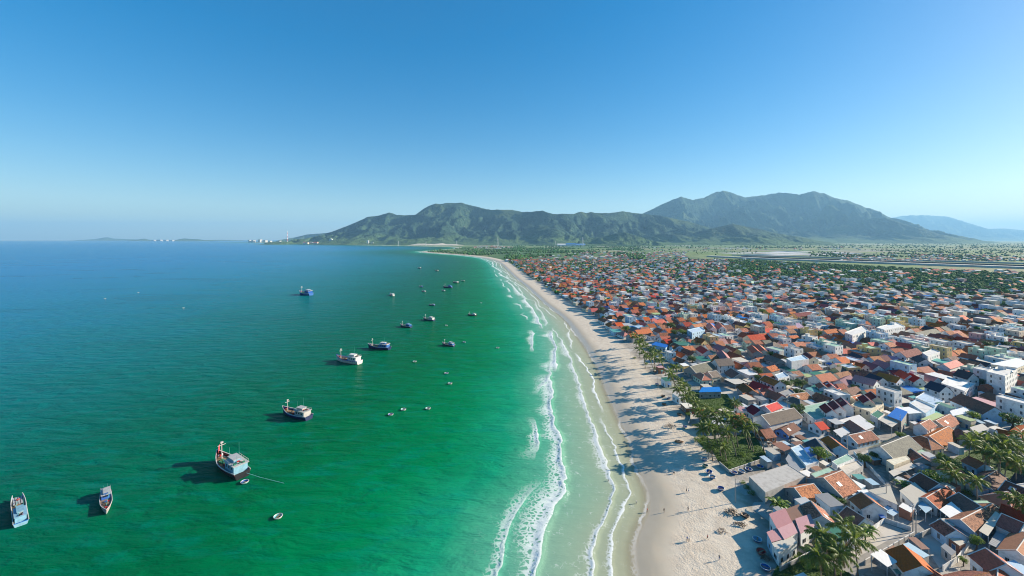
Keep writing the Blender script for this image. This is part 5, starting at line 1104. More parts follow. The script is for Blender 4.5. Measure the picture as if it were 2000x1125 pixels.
# ------------------------------------------------------------------ fishing boats
bm_col = {k: simple('boat ' + k, c, .45, val=.08, stain=.4, scale=.8) for k, c in {'navy': (.016,.028,.09), 'blue': (.02,.11,.36), 'white': (.56,.56,.53), 'green': (.02,.16,.10), 'red': (.42,.03,.03), 'wood': (.22,.15,.09), 'pale blue': (.18,.36,.48), 'black': (.02,.02,.024), 'grey': (.38,.38,.37), 'turquoise': (.12,.42,.40)}.items()}
m_net = simple('fishing net', (.03,.22,.12), .9, stain=.6, scale=3)
BOATS = []
def boat(stern, bow, label, hull='navy', strake='red', house='white', roof='white', detail=2, beam=None, net='green', bulw=None, mast_on=True, flag=False, blunt=False):
    bulw = bulw or hull
    a, b = P(*stern), P(*bow); e = b - a; L = e.length; c = (a + b) / 2; B = beam or L * .29
    root = link('fishing_boat', None, None, (c.x, c.y, 0), math.atan2(e.y, e.x)); root['label'] = label; root['category'] = 'boat'; root['group'] = 'fishing boats at anchor'
    ns = 13; V = []; hb = lambda t: B/2 * (.80 + .2 * math.sin(math.pi * min(1, t * 1.1))) * (1 if t < .55 else max(.0, 1 - ((t - .55) / .45) ** 2.1)); k = min(L / 16, B / 4.4)
    if blunt: hb = lambda t: B/2 * (.95 if t < .7 else .95 - .3 * ((t - .7) / .3) ** 2)
    sheer = lambda t: (1.55 + .35 * max(0, .25 - t) * 4 * .5 + 1.9 * max(0, t - .45) ** 1.8 * 2.0) * k; prof = []
    for i in range(ns + 1):
        t = i / ns; x = -L/2 + L * t; h = hb(t); s = sheer(t); fl = .62 + .1 * (t < .5); rake = .05 * L * max(0, t - .7) / .3
        prof.append([(x - rake * 1.4, 0, -.7*k), (x - rake, h * fl * .7, -.35*k), (x - rake*.4, h * .86, .25*k), (x, h * .97, s * .80), (x + rake*.3, h, s)])
    def loft(lo, hi, off_=0.0, close=False):
        mb = MB(); nn = hi - lo + 1
        for sg in (1, -1):
            vv = [(p[0], sg * (p[1] + (off_ if p[1] > .02 else 0)), p[2]) for st in prof for p in st[lo:hi+1]]; ff = []
            for i in range(ns):
                for j in range(nn - 1):
                    q = (i*nn+j, (i+1)*nn+j, (i+1)*nn+j+1, i*nn+j+1); ff.append(q if sg < 0 else q[::-1])
            mb.add(vv, ff)
        if close:
            st = prof[0][lo:hi+1]; mb.add([(p[0], -p[1], p[2]) for p in st] + [(p[0], p[1], p[2]) for p in st], [(j, j+1, nn+j+1, nn+j) for j in range(nn-1)])
        return mb
    link('hull', loft(0, 3, 0, True).mesh('hull', [bm_col[hull]], True), root)
    link('bulwark', loft(3, 4, .01, True).mesh('bulwark', [bm_col[bulw]], True), root)
    rail = MB()
    for sg in (1, -1): rail.tube([(st[4][0], sg * (st[4][1] + .02), st[4][2]) for st in prof], .09 * k + .03, 5)
    link('gunwale', rail.mesh('gunwale', [bm_col['white' if hull != 'white' else 'blue']]), root)
    st_ = MB()
    for sg in (1, -1): st_.tube([(st[3][0], sg * (st[3][1] + .03), st[3][2]) for st in prof], .06 * k + .02, 4)
    link('strake', st_.mesh('strake', [bm_col[strake]]), root)
    dk = MB(); dz = .95 * k
    for i in range(ns):
        t0, t1 = i/ns, (i+1)/ns; x0, x1 = -L/2 + L*t0, -L/2 + L*t1; h0, h1 = hb(t0)*.93, hb(t1)*.93; z0, z1 = dz + max(0, t0-.6)*2.0*k, dz + max(0, t1-.6)*2.0*k
        dk.add([(x0,-h0,z0),(x1,-h1,z1),(x1,h1,z1),(x0,h0,z0)], [(0,1,2,3)])
    link('deck', dk.mesh('deck', [bm_col['wood']]), root)
    hx0, hx1, hw, hz = -L*.43, -L*.10, B*.36, dz + 2.3*k
    wh = link('wheelhouse', MB().box(hx0, hx1, -hw, hw, dz, hz).mesh('wheelhouse', [bm_col[house]]), root)
    link('wheelhouse_roof', MB().box(hx0 - .35*k, hx1 + .5*k, -hw - .25*k, hw + .25*k, hz, hz + .14*k).mesh('wheelhouse_roof', [bm_col[roof]]), wh)
    if detail > 0:
        for sg in (-1, 1):
            for j in range(3):
                x = hx0 + (hx1 - hx0) * (.2 + .27 * j); y0, y1 = sorted((sg*(hw - .02), sg*(hw + .03))); link('window', MB().box(x, x + .75*k, y0, y1, dz + 1.15*k, dz + 1.85*k).mesh('window', [m_glass]), wh)
        link('window', MB().box(hx1 - .02, hx1 + .03, -hw*.75, hw*.75, dz + 1.2*k, dz + 1.9*k).mesh('window', [m_glass]), wh)
        up = link('upper_cabin', MB().box(hx0 + (hx1-hx0)*.35, hx1 - .3*k, -hw*.55, hw*.55, hz + .14*k, hz + 1.0*k).mesh('upper_cabin', [bm_col[house]]), root)
        link('cabin_roof', MB().box(hx0 + (hx1-hx0)*.28, hx1, -hw*.68, hw*.68, hz + 1.0*k, hz + 1.1*k).mesh('cabin_roof', [bm_col[roof]]), up)
        link('hatch', MB().box(hx0 + .6*k, hx0 + 1.5*k, -.5*k, .5*k, hz + .14*k, hz + .4*k).mesh('hatch', [bm_col['black']]), root)
        tz = sheer(.78) + 3.6*k
        mast = None if not mast_on else link('mast', MB().tube([(L*.30, 0, dz), (L*.31, 0, tz)], [.13*k, .07*k], 6).mesh('mast', [bm_col['white']]), root)
        if mast: link('cross_arm', MB().tube([(L*.31, -1.0*k, tz - .6*k), (L*.31, 1.0*k, tz - .6*k)], .06*k, 5).mesh('cross_arm', [bm_col['white']]), mast)
        if mast: link('light', MB().box(L*.31 - .2*k, L*.31 + .2*k, -.35*k, .35*k, tz - .1*k, tz + .35*k).mesh('light', [bm_col['grey']]), mast)
        if flag: link('flag', MB().add([(L*.43,0,tz-2.9*k),(L*.33,.7*k,tz-3.0*k),(L*.33,.7*k,tz-1.3*k),(L*.43,0,tz-1.2*k),(L*.49,-.6*k,tz-3.0*k),(L*.49,-.6*k,tz-1.4*k)], [(0,1,2,3),(4,0,3,5)]).mesh('flag', [bm_col['red']]), root)
        link('boom', MB().tube([(L*.28, 0, dz + 1.2*k), (hx1 + .1*k, hw*.8, hz + .9*k)], .07*k, 5).mesh('boom', [bm_col['turquoise']]), root)
        for x, y, h in ((hx1 - .6*k, hw*.5, 3.6), (hx1 - 1.8*k, -hw*.6, 4.6), (hx0 + .8*k, hw*.4, 2.4)): link('antenna', MB().tube([(x, y, hz), (x, y, hz + h*k)], [.05*k, .02*k], 4).mesh('antenna', [bm_col['turquoise']]), root)
        nv = leaf_cloud('net_pile', [(L*.12, 0, dz + .35*k, B*.27, .5*k), (L*.2, .15*B, dz + .4*k, B*.2, .5*k)], 170, .3*k, 3, m_net if net == 'green' else bm_col['wood']); link('net_pile', nv, root)
        for j in range(4):
            an = j * 1.4; link('buoy', MB().lathe([(0,-.3),(.24,-.15),(.28,.05),(.18,.25),(0,.3)], 8).mesh('buoy', [bm_col['red' if j % 2 == 0 or net != 'green' else 'white']], True), root, (L*.36 + .3*k*math.cos(an), .4*k*math.sin(an), sheer(.86)*.8 + .1*j)).scale = (k, k, k)
        lf = MB()
        for sg in (-1, 1):
            lf.tube([(hx0, sg*(hw+.2*k), hz + .7*k), (hx1 + .3*k, sg*(hw+.2*k), hz + .7*k)], .035*k, 4)
            for j in range(5): x = hx0 + (hx1 + .3*k - hx0) * j / 4; lf.tube([(x, sg*(hw+.2*k), hz + .1*k), (x, sg*(hw+.2*k), hz + .7*k)], .03*k, 4)
        link('handrail', lf.mesh('handrail', [bm_col['white']]), root)
        if detail > 1:
            for j in range(3): x = hx0 + .3*k + j * 1.2*k; link('fender', MB().lathe([(.0,-.16),(.22,-.16),(.32,0),(.22,.16),(.0,.16)], 9).mesh('fender', [bm_col['black']], True), root, (x, B*.47, dz + .35*k))
            for j in range(6): x = hx0 + (hx1 - hx0) * veg.uniform(.02, .34); y = veg.uniform(-.8, .6) * hw; s = veg.uniform(.25, .5) * k; link('roof_crate', MB().box(x, x + s, y, y + s*1.3, hz + .14*k, hz + .14*k + s*.8).mesh('roof_crate', [bm_col[veg.choice(['blue', 'wood', 'red', 'grey', 'green', 'black'])]]), root)
            for j in range(4 if blunt else 0): link('plank', MB().box(L*.2, L*.49, -B*.3 + j*B*.17, -B*.3 + j*B*.17 + B*.12, dz + .75*k, dz + .85*k).mesh('plank', [bm_col['grey']]), root)
            link('fish_crate', MB().box(L*.0, L*.05, -.5*k, .3*k, dz, dz + .5*k).mesh('fish_crate', [bm_col['blue']]), root); link('winch', MB().tube([(L*.03, .5*k, dz + .35*k), (L*.03, 1.2*k, dz + .35*k)], .3*k, 9).mesh('winch', [bm_col['red']]), root)
    else:
        link('mast', MB().tube([(L*.3, 0, dz), (L*.31, 0, dz + 3.6*k)], [.13*k, .07*k], 5).mesh('mast', [bm_col['white']]), root)
    BOATS.append(root); return root
boat((474,934),(424,898),'grey-black trawler with green nets, red buoys and stern towline', 'black','red','pale blue','grey',2, flag=True)
boat((604,820),(552,806),'navy trawler with white stern and cluttered white wheelhouse roof','navy','blue','grey','grey',2, net='x')
boat((703,711),(657,703),'white-hulled trawler with white wheelhouse roof, among dark boats','white','red','white','white',2, net='x')
boat((761,683),(719,679),'dark blue trawler with blue wheelhouse just beyond the white-hulled one','navy','blue','blue','white',2)
boat((206,962),(208,1006),'slim grey and blue wooden boat pointing its bow towards the camera','grey','red','blue','grey',2, beam=3.3, net='x', mast_on=False)
boat((41,1027),(34,978),'narrow pale blue boat with grey plank deck, nearest the picture edge','pale blue','white','pale blue','pale blue',2, beam=3.7, net='x', bulw='blue', mast_on=False, blunt=True)
boat((887,677),(864,673),'blue trawler with pinkish bow, closest to the breakers','navy','red','blue','white',1, bulw='grey')
boat((608,577),(585,574),'lone blue trawler far out in the open bay','blue','white','blue','white',1, bulw='blue')
boat((848,627),(827,624),'navy boat between the two other mid-bay trawlers','navy','white','white','white',1); boat((803,640),(782,637),'navy boat with blue wheelhouse, seaward of the mid-bay trio','navy','white','blue','pale blue',1)
boat((930,617),(914,615.5),'black-hulled boat moored closest to the beach in mid bay','black','white','white','white',1); boat((849,597),(838,596),'small dark boat behind the mid-bay trio','navy','white','blue','white',0)
boat((883,562.5),(866,561.5),'deep blue trawler leading the far cluster','navy','blue','blue','blue',1, bulw='navy'); boat((895,553),(885,552),'small dark boat with white cabin behind the deep blue trawler','black','white','white','white',0)
boat((907,549.5),(900,549),'tiny dark boat, landward end of the far cluster','black','white','grey','grey',0); boat((769,578),(761,576),'small pale boat alone seaward of the far cluster','white','blue','white','white',0)
boat((831,570.5),(824,569.5),'tiny boat with white cabin, lower of two near mid bay','navy','white','white','white',0); boat((825,561),(819,560),'tiny boat, upper of two near mid bay','navy','white','blue','grey',0)
boat((869,569),(863,568),'tiny boat just below the deep blue trawler','navy','white','white','white',0); boat((856,529.5),(850,529),'distant boat with a visible mast','black','white','white','white',0)
boat((822,524.5),(816,524),'farthest dark boat out in the bay','navy','white','white','white',0)
# tow line of the nearest trawler
a = P(478, 930); b_ = P(555, 944); tl = MB().tube([a + Vector((0, 0, 1.6)), (a*.6 + b_*.4) + Vector((0, 0, .7)), b_ + Vector((0, 0, .02))], .09, 4)
o = link('mooring_rope', tl.mesh('mooring_rope', [bm_col['turquoise']])); o['label'] = 'pale mooring rope running from the trawler stern into the water'; o['category'] = 'rope'
# basket boats
def bowl(out, ins):
    mb = MB().lathe([(0,-.28),(.55,-.24),(.95,-.02),(1.14,.36),(1.18,.46)], 20, m=0).lathe([(1.10,.46),(1.02,.30),(.85,.04),(.5,-.1),(0,-.13)], 20, m=1)
    return mb.mesh('hull', [bm_col[out], bm_col[ins]], True)
RIM = MB().lathe([(1.07,.44),(1.09,.52),(1.19,.53),(1.23,.45),(1.19,.40)], 20).mesh('rim', [bm_col['white']], True); RIMD = RIM.copy(); RIMD.materials[0] = bm_col['wood']
THW = MB().box(-.15,.15,-1.0,1.0,.30,.36).mesh('thwart', [bm_col['wood']])
BOWL = {k: bowl(*v) for k, v in {'white': ('white','turquoise'), 'blue': ('blue','pale blue'), 'deep blue': ('blue','blue'), 'black': ('black','wood'), 'red': ('red','red'), 'turquoise': ('turquoise','blue'), 'green': ('green','green')}.items()}
def basket(px, py, col, label, s=1.0, z=None, tilt=0):
    c = P(px, py, 0); 
    if z is None: zz = .05
    else:
        sd_, _ = shore_dist(np.array([c.x]), np.array([c.y])); zz = float(ground_z(sd_)[0]); c = P(px, py, zz); zz += .26 * s
    root = link('basket_boat', None, None, (c.x, c.y, zz), veg.uniform(0, 3)); root.scale = (s, s, s); root.rotation_euler[0] = tilt
    link('hull', BOWL[col], root); link('rim', RIM if col not in ('black', 'red') else RIMD, root); link('thwart', THW, root)
    root['label'] = label; root['category'] = 'basket boat'; root['group'] = 'round basket boats afloat' if z is None else 'round basket boats on the sand'
for t in ((478,943,'turquoise','turquoise round basket boat floating beside the trawler stern'),(543,1011,'white','white round basket boat alone in the near green water'),(788,801,'white','white basket boat, seaward of the pair in mid water'),(836,799,'white','white basket boat, landward of the pair in mid water'),(763,811,'turquoise','small pale basket boat just below the mid-water pair'),
          (810,707,'white','white basket boat below the two trawlers moored together'),(879,750,'white','white basket boat nearest the outer breakers'),(872,730,'blue','pale blue basket boat above the one nearest the breakers'),(972,680,'white','basket boat at the edge of the pale shallows'),(907,669,'turquoise','basket boat beside the blue trawler with pinkish bow'),
          (872,636,'white','basket boat under the mid-bay navy boat'),(940,592,'white','basket boat behind the black-hulled boat'),(270,572,'white','white basket boat far out, larger of two specks'),(205,584,'white','white basket boat farthest seaward'),(358,602,'white','tiny pale basket boat in open water'),(438,513,'white','pale speck of a basket boat near the horizon')):
    basket(t[0], t[1], t[2], t[3], 1.25)
for t in ((1376,899,'blue','blue basket boat at the head of the row on the sand'),(1377,912,'green','dark green basket boat in the row on the sand'),(1385,924,'deep blue','blue basket boat below the dark green one'),(1391,934,'blue','blue basket boat at the seaward end of the row'),(1408,957,'deep blue','lone deep blue basket boat out on the open sand'),
          (1434,926,'deep blue','blue basket boat against the garden wall corner'),(1448,923,'blue','pale blue basket boat along the garden wall'),(1462,919,'deep blue','big deep blue basket boat in the middle of the wall row'),(1485,914,'turquoise','turquoise basket boat nearest the concrete terrace'),(1479,1057,'blue','blue basket boat beside the pink-roofed house'),
          (1487,1081,'red','red basket boat on the shaded sand'),(1495,1112,'deep blue','dark blue basket boat at the foot of the grassy bank'),(1327,811,'black','black basket boat resting upper on the beach'),(1337,836,'turquoise','dull turquoise basket boat near the heap of rubble'),(1295,775,'black','black basket boat, upper of the three under the palms'),
          (1306,779,'blue','blue basket boat among the three under the palms'),(1297,791,'black','black basket boat, lowest of the three under the palms'),(1338,790,'green','green basket boat tucked by the palm trunks'),(1283,752,'turquoise','turquoise basket boat in the shade below the tall palm'),(1455,1010,'black','black basket boat beside the heap of driftwood')):
    basket(t[0], t[1], t[2], t[3], 1.15, 1, veg.uniform(-.12, .12))

# ------------------------------------------------------------------ people on the beach
def body(pose):
    J = {'pel': (0,0,.92), 'che': (0,0,1.28), 'nec': (0,0,1.46), 'hea': (0,.02,1.58), 'top': (0,.02,1.72)}; rad = {'pel': .135, 'che': .15, 'nec': .055, 'hea': .095, 'top': .075}; E = [('pel','che'),('che','nec'),('nec','hea'),('hea','top')]
    w = .28 if pose == 'walk' else .05
    for s, sx_ in (('l', -1), ('r', 1)):
        J['sh'+s] = (sx_*.19,0,1.40); J['el'+s] = (sx_*.25,-sx_*w*.4,1.13); J['wr'+s] = (sx_*.26,-sx_*w*.7+.06,.88); J['ha'+s] = (sx_*.255,-sx_*w*.8+.09,.78)
        J['hi'+s] = (sx_*.10,0,.86); J['kn'+s] = (sx_*.11,sx_*w*.55+.03,.48); J['an'+s] = (sx_*.11,sx_*w,.09); J['to'+s] = (sx_*.13,sx_*w+.17,.035)
        if pose == 'sit': J['kn'+s] = (sx_*.13,.42,.55); J['an'+s] = (sx_*.13,.62,.12); J['to'+s] = (sx_*.13,.80,.06); J['hi'+s] = (sx_*.1,.06,.2); J['wr'+s] = (sx_*.2,.35,.62); J['ha'+s] = (sx_*.16,.43,.58); J['el'+s] = (sx_*.26,.12,.5); J['sh'+s] = (sx_*.19,0,.76)
        rad.update({'sh'+s: .075, 'el'+s: .048, 'wr'+s: .034, 'ha'+s: .04, 'hi'+s: .10, 'kn'+s: .065, 'an'+s: .042, 'to'+s: .035}); E += [('che','sh'+s),('sh'+s,'el'+s),('el'+s,'wr'+s),('wr'+s,'ha'+s),('pel','hi'+s),('hi'+s,'kn'+s),('kn'+s,'an'+s),('an'+s,'to'+s)]
    if pose == 'sit': J.update({'pel': (0,0,.2), 'che': (0,.0,.62), 'nec': (0,.03,.82), 'hea': (0,.05,.94), 'top': (0,.05,1.08)})
    names = list(J); me = bpy.data.meshes.new('body'); me.from_pydata([J[n] for n in names], [(names.index(a), names.index(b)) for a, b in E], []); o = bpy.data.objects.new('body_tmp', me); C.objects.link(o)
    md = o.modifiers.new('s', 'SKIN'); o.modifiers.new('d', 'SUBSURF').levels = 1
    for i, n in enumerate(names): me.skin_vertices[0].data[i].radius = (rad[n], rad[n] * .85); me.skin_vertices[0].data[i].use_root = (n == 'pel')
    bpy.context.view_layer.update(); ev = o.evaluated_get(bpy.context.evaluated_depsgraph_get()); out = bpy.data.meshes.new_from_object(ev); bpy.data.objects.remove(o)
    out.name = 'person'; zs = .92 if pose != 'sit' else .3; zn = 1.44 if pose != 'sit' else .80; zt = 1.64 if pose != 'sit' else 1.0; idx = []
    for p in out.polygons:
        c = p.center; arm = abs(c.x) > .2 and c.z < (1.2 if pose != 'sit' else .6); idx.append(3 if c.z > zt or (c.z > zt - .12 and c.y < 0) else 0 if c.z > zn or c.z < (.45 if pose != 'sit' else .1) or arm else 1 if c.z > zs else 2)
    while len(out.materials) < 4: out.materials.append(None)
    out.polygons.foreach_set('material_index', idx); out.polygons.foreach_set('use_smooth', [True]*len(idx)); return out
m_skin = simple('skin', (.32,.18,.11), .6); m_hair = simple('hair', (.015,.012,.01), .6)
cl = {k: simple('cloth ' + k, c, .9) for k, c in {'white': (.7,.7,.68), 'black': (.02,.02,.022), 'red': (.45,.04,.04), 'blue': (.04,.10,.35), 'grey': (.2,.2,.2), 'khaki': (.25,.2,.12)}.items()}
BODY = {p: body(p) for p in ('stand', 'walk', 'sit')}
def person(px, py, pose, shirt, legs, label, rz=None):
    me = BODY[pose].copy(); 
    for i, m in enumerate((m_skin, cl[shirt], cl[legs], m_hair)): me.materials[i] = m
    c = P(px, py, .6); sd_, _ = shore_dist(np.array([c.x]), np.array([c.y])); zz = float(ground_z(sd_)[0]); c = P(px, py, zz)
    o = link('person', me, None, (c.x, c.y, zz - .01), veg.uniform(0, 6.28) if rz is None else rz); o['label'] = label; o['category'] = 'person'; o['group'] = 'people on the beach'
for t in ((1312,925,'sit','white','black','person in white top sitting on the sand between palm shadows'),(1317,926,'sit','black','khaki','person in dark top sitting beside the one in white'),(1341,962,'walk','black','black','dark-clothed walker, seaward of the strolling pair',1.2),(1345,962,'walk','white','blue','light-clothed walker, landward of the strolling pair',1.2),
          (1344,998,'stand','grey','black','person in grey top standing alone with long shadow on the sand'),(1264,1001,'walk','red','black','person in red top walking in the palm shadow at the water edge'),(1297,1001,'stand','black','khaki','person in dark top at the end of the palm shadow'),(1073,1036,'stand','black','black','person standing waist-high among the breakers'),
          (1342,1057,'walk','blue','black','person in blue top walking down the beach, seaward of two'),(1346,1058,'walk','white','khaki','person in white top walking down the beach, landward of two'),(1382,1054,'walk','red','black','person in red top crossing the bright sand'),(1188,943,'stand','black','black','person wading in the pale shallows above the surf'),(1405,1094,'walk','grey','blue','person in grey top nearest the grassy bank'),
          (1215,655,'walk','white','black','distant walker in white on the upper beach'),(1172,628,'walk','black','black','distant dark walker on the narrowing beach'),(1201,706,'stand','red','black','person in red top at the water edge near the palm clump'),(1243,985,'walk','white','grey','person in white top paddling at the swash line')): person(*t)

# ------------------------------------------------------------------ poles, walls, rubble, driftwood
def pole(px, py, H, label, arm=True):
    c = P(px, py, TOWN_Z); sd_, _ = shore_dist(np.array([c.x]), np.array([c.y])); zz = float(ground_z(sd_)[0])
    root = link('utility_pole', None, None, (c.x, c.y, zz), veg.uniform(0, 1)); root['label'] = label; root['category'] = 'pole'; root['group'] = 'utility poles'
    link('post', MB().tube([(0,0,-.1),(0,0,H)], [.16,.10], 7).mesh('post', [m_wood_pole]), root)
    if arm:
        for z in (H - .4, H - 1.3): link('cross_arm', MB().box(-.9, .9, -.06, .06, z, z + .12).mesh('cross_arm', [m_frame]), root)
        for x in (-.8, 0, .8): link('insulator', MB().tube([(x,0,H-.28),(x,0,H-.02)], .06, 6).mesh('insulator', [m_white]), root)
for t in ((1436,981,9,'bare pole standing alone on the open sand',False),(1384,896,8,'slim pole beside the basket boat row',False),(1783,1040,9.5,'grey utility pole at the lane corner by the walled yard'),(1789,1045,8.5,'second utility pole close beside the lane corner pole'),(1731,985,8,'utility pole at the end of the beige canopy house'),
          (1655,882,8.5,'utility pole where the three lanes meet'),(1826,800,9,'utility pole beside the white roof terrace'),(1758,845,9,'utility pole beside the blue tarpaulin roof'),(1538,806,8,'utility pole against the long grey-brown roof'),(1893,770,9,'utility pole in front of the dark brown long house'),(1285,760,8,'bare pole at the edge of the sand under the palms',False)): pole(*t)
def garden_wall(px, H, mat, label, nm='boundary_wall'):
    pts = [P(x, y, TOWN_Z) for x, y in px]; c = pts[0]; root = link(nm, None, None, (c.x, c.y, TOWN_Z)); root['label'] = label; root['category'] = 'wall'; root['group'] = 'yard and garden walls'
    for a, b in zip(pts[:-1], pts[1:]):
        e = b - a; L = e.length; ang = math.atan2(e.y, e.x); n = max(1, int(L / 3.2))
        for i in range(n):
            s0 = a + e * (i / n) - c; o = link('wall_panel', MB().box(.12, L/n - .12, -.07, .07, -.05, H).mesh('wall_panel', [MAT[mat]]), root, (s0.x, s0.y, 0), ang); p_ = link('pier', MB().box(-.14, .14, -.14, .14, -.05, H + .15).mesh('pier', [MAT[mat]]), root, (s0.x, s0.y, 0), ang)
        link('coping', MB().box(0, L, -.11, .11, H + .002, H + .07).mesh('coping', [m_trim]), root, (a.x - c.x, a.y - c.y, 0), ang)
garden_wall([(1406,908),(1424,924),(1502,897)], 1.3, 'wall concrete', 'low garden wall round the palm lawn by the basket boats'); garden_wall([(1690,1104),(1786,1048)], 1.6, 'wall concrete', 'long grey wall along the lane beside the pale yard')
garden_wall([(1655,1074),(1728,1020),(1780,1038)], 1.5, 'wall white', 'back wall of the pale concrete yard'); garden_wall([(1786,1056),(1828,1036),(1852,1060)], 1.6, 'wall concrete', 'wall round the small yard above the orange house')
garden_wall([(1842,1116),(1870,1098),(1898,1060)], 1.7, 'wall white', 'white wall beside the narrow side lane'); garden_wall([(1668,888),(1700,918),(1728,948)], 1.5, 'wall pale blue', 'pale blue fence wall along the central lane')
garden_wall([(1335,796),(1350,812),(1345,830)], 1.2, 'wall concrete', 'low wall where the green strip meets the sand'); garden_wall([(1524,1116),(1560,1098),(1600,1075)], 1.4, 'wall grey', 'grey wall behind the grassy bank')
m_rub = simple('rubble', (.46,.40,.34), .95, val=.35, stain=.4, scale=1.5); m_drift = simple('driftwood', (.15,.11,.08), .95, val=.3); m_soilpile = simple('brown earth', (.26,.16,.09), .95, val=.2)
def heap(nm, px, py, rad, n, mat, label, size=(.25, .7), sticks=False):
    c = P(px, py, TOWN_Z); sd_, _ = shore_dist(np.array([c.x]), np.array([c.y])); zz = float(ground_z(sd_)[0]); root = link(nm, None, None, (c.x, c.y, zz)); root['label'] = label; root['category'] = 'heap'
    for k in range(n):
        a = veg.uniform(0, 6.28); r_ = rad * veg.random() ** .7; s = veg.uniform(*size); z = max(0, (1 - r_/rad)) * rad * .35
        mb = MB().tube([(-s*2.2,0,0),(0,.05,.05),(s*2.2,0,.02)], [.06,.07,.04], 5) if sticks else MB().box(-s, s, -s*.7, s*.7, -s*.4, s*.4)
        o = link('branch' if sticks else 'block', mb.mesh('block', [mat]), root, (r_*math.cos(a), r_*math.sin(a)*.7, z + .12)); o.rotation_euler = (veg.uniform(-.5, .5), veg.uniform(-.5, .5), veg.uniform(0, 3))
heap('rubble_heap', 1500, 868, 3.6, 46, m_rub, 'pale rubble of a torn-down house behind the palm garden'); heap('rubble_heap', 1520, 884, 3.0, 40, m_rub, 'brick rubble inside broken walls beside the grey sheet roof'); heap('rubble_heap', 1557, 864, 4.2, 50, m_rub, 'wide strip of white rubble below the brown hut')
heap('rubble_heap', 1660, 912, 3.0, 36, m_rub, 'grey rubble on the unfinished terrace by the pale green roof'); heap('earth_heap', 1326, 861, 1.8, 34, m_soilpile, 'brown heap of earth on the open sand', (.2, .5)); heap('driftwood_heap', 1432, 1001, 2.6, 40, m_drift, 'tangle of dark driftwood near the bare pole', (.3, .7), True)
heap('driftwood_heap', 1310, 832, 3.4, 34, m_drift, 'scattered branches near the upper basket boats', (.3, .8), True); heap('driftwood_heap', 1445, 1025, 2.0, 26, m_drift, 'dark pile of gear beside the pink-roofed house', (.25, .6), True); heap('driftwood_heap', 1498, 1092, 1.8, 26, m_drift, 'heap of rusty frames beside the red basket boat', (.25, .6), True)
heap('rubble_heap', 1278, 727, 3.0, 34, m_rub, 'grey rubble at the end of the palm clump by the sand'); heap('driftwood_heap', 1410, 1035, 1.6, 14, m_drift, 'curved dark seaweed line on the bright sand', (.2, .5), True)

# ------------------------------------------------------------------ haze
m, nt, b = new_mat('haze'); nt.nodes.remove(b); pv = N(nt, 'ShaderNodeVolumePrincipled'); pv.inputs['Density'].default_value = HAZE; pv.inputs['Color'].default_value = (.32,.66,1.0,1); pv.inputs['Anisotropy'].default_value = 0.1
nt.links.new(pv.outputs[0], nt.nodes['Material Output'].inputs['Volume'])
hz = link('haze', MB().box(-60000, 60000, -2000, 47000, -9, 1900).mesh('haze', [m])); setting(hz, 'stuff', 'thin pale blue haze over sea and plain'); hz.display_type = 'BOUNDS'

# ------------------------------------------------------------------ labels that single each thing out
LM = [((1410,880),'near the beachside palm garden'),((1955,770),'below the white four-storey block'),((1620,800),'near the villa with three maroon gables'),((1720,1050),'by the walled concrete yard'),((1940,880),'by the inland palm grove'),((1255,690),'behind the dense palm clump'),((1340,780),'above the green strip'),
      ((1570,615),'near the yellow villa'),((1478,655),'near the big red roof'),((1660,640),'near the white three-storey blocks'),((1900,730),'near the charcoal gabled villa'),((1800,640),'behind the olive grey long roof'),((1150,585),'in the beach row far up the shore'),((1390,640),'near the twin white gables')]
LMW = [(P(*p, TOWN_Z), s) for p, s in LM]
allp = THINGS + PALMS; posn = np.array([t['pos'] for t in allp]); used = {}
hp = np.array([t['pos'] for t in THINGS])
def wc_(s): return len(s.split())
ORD = ['first','second','third','fourth','fifth','sixth','seventh','eighth','ninth','tenth','eleventh','twelfth']
sd_all, _ = shore_dist(posn[:, 0], posn[:, 1])
def art(s): return s
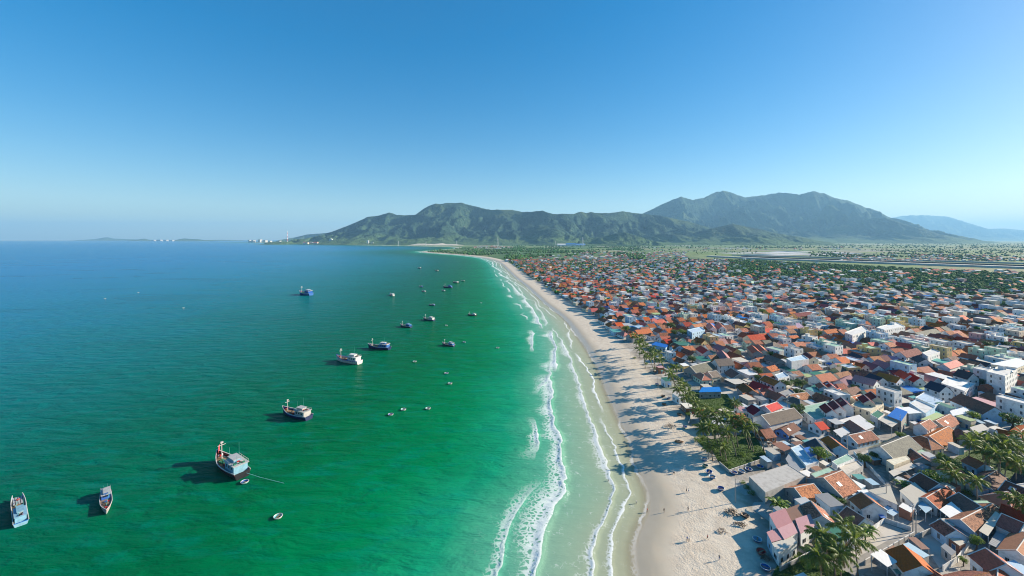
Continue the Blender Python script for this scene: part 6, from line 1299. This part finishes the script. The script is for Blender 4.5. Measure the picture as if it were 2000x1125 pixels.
for i, t in enumerate(allp):
    dd = np.hypot(hp[:, 0] - t['pos'][0], hp[:, 1] - t['pos'][1]); 
    if i < len(THINGS): dd[i] = 1e9
    nb = [THINGS[k]['short'] for k in np.argsort(dd)[:5]]
    lm = min(LMW, key=lambda q: (q[0].x - t['pos'][0]) ** 2 + (q[0].y - t['pos'][1]) ** 2)[1]
    rowk = int((sd_all[i] - BEACH_W) / 12); b0 = t['base']; w0 = (' with %s walls' % t['wall']) if t.get('wall') else ''; f0 = (' and %s' % t['feats'][0]) if t['feats'] and w0 else (' with %s' % t['feats'][0] if t['feats'] else '')
    rowt = 'on the beach front' if rowk <= 1 else (ORD[min(rowk, 12) - 1] + ' row from the beach' if rowk <= 12 else None)
    wh = t.get('where')
    cand = []
    if wh: cand += ['%s %s' % (b0, wh)] if b0 not in used else []
    if wh: cand += ['%s %s, beside %s' % (b0, wh, n_) for n_ in nb[:3]]
    cand += ['%s%s%s, beside %s' % (b0, w0, f0, nb[0]), '%s%s, between %s and %s' % (b0, w0, nb[0], nb[1]), '%s%s, beside %s, %s' % (b0, w0, nb[0], lm)]
    if rowt: cand += ['%s%s, beside %s, %s' % (b0, w0, nb[0], rowt), '%s, between %s and %s, %s' % (b0, nb[0], nb[1], rowt)]
    cand += ['%s, between %s and %s' % (b0, nb[j], nb[k]) for j in range(5) for k in range(j + 1, 5)]
    cand += ['%s, beside %s, %s' % (b0, nb[j], lm) for j in range(5)]
    if rowt: cand += ['%s, beside %s, %s' % (b0, nb[j], rowt) for j in range(5)]
    cand += ['%s %s' % (b0, lm)] + (['%s %s, %s' % (b0, lm, rowt)] if rowt else []) + ['%s%s, beside %s' % (b0, f0, n_) for n_ in nb]
    cand += ['%s%s, among %s, %s and %s' % (b0, '', nb[0], nb[j], nb[k]) for j in range(1, 5) for k in range(j + 1, 5)]
    lab = next((c_ for c_ in cand if 4 <= wc_(c_) <= 16 and c_ not in used), None)
    if lab is None: lab = next((c_ for c_ in cand if 4 <= wc_(c_) <= 16), ' '.join(('%s beside %s' % (b0, nb[0])).split()[:16]))
    used[lab] = used.get(lab, 0) + 1; t['o']['label'] = lab
print('labels shared', sum(1 for v in used.values() if v > 1), 'of', len(used), 'objects', len(bpy.data.objects))
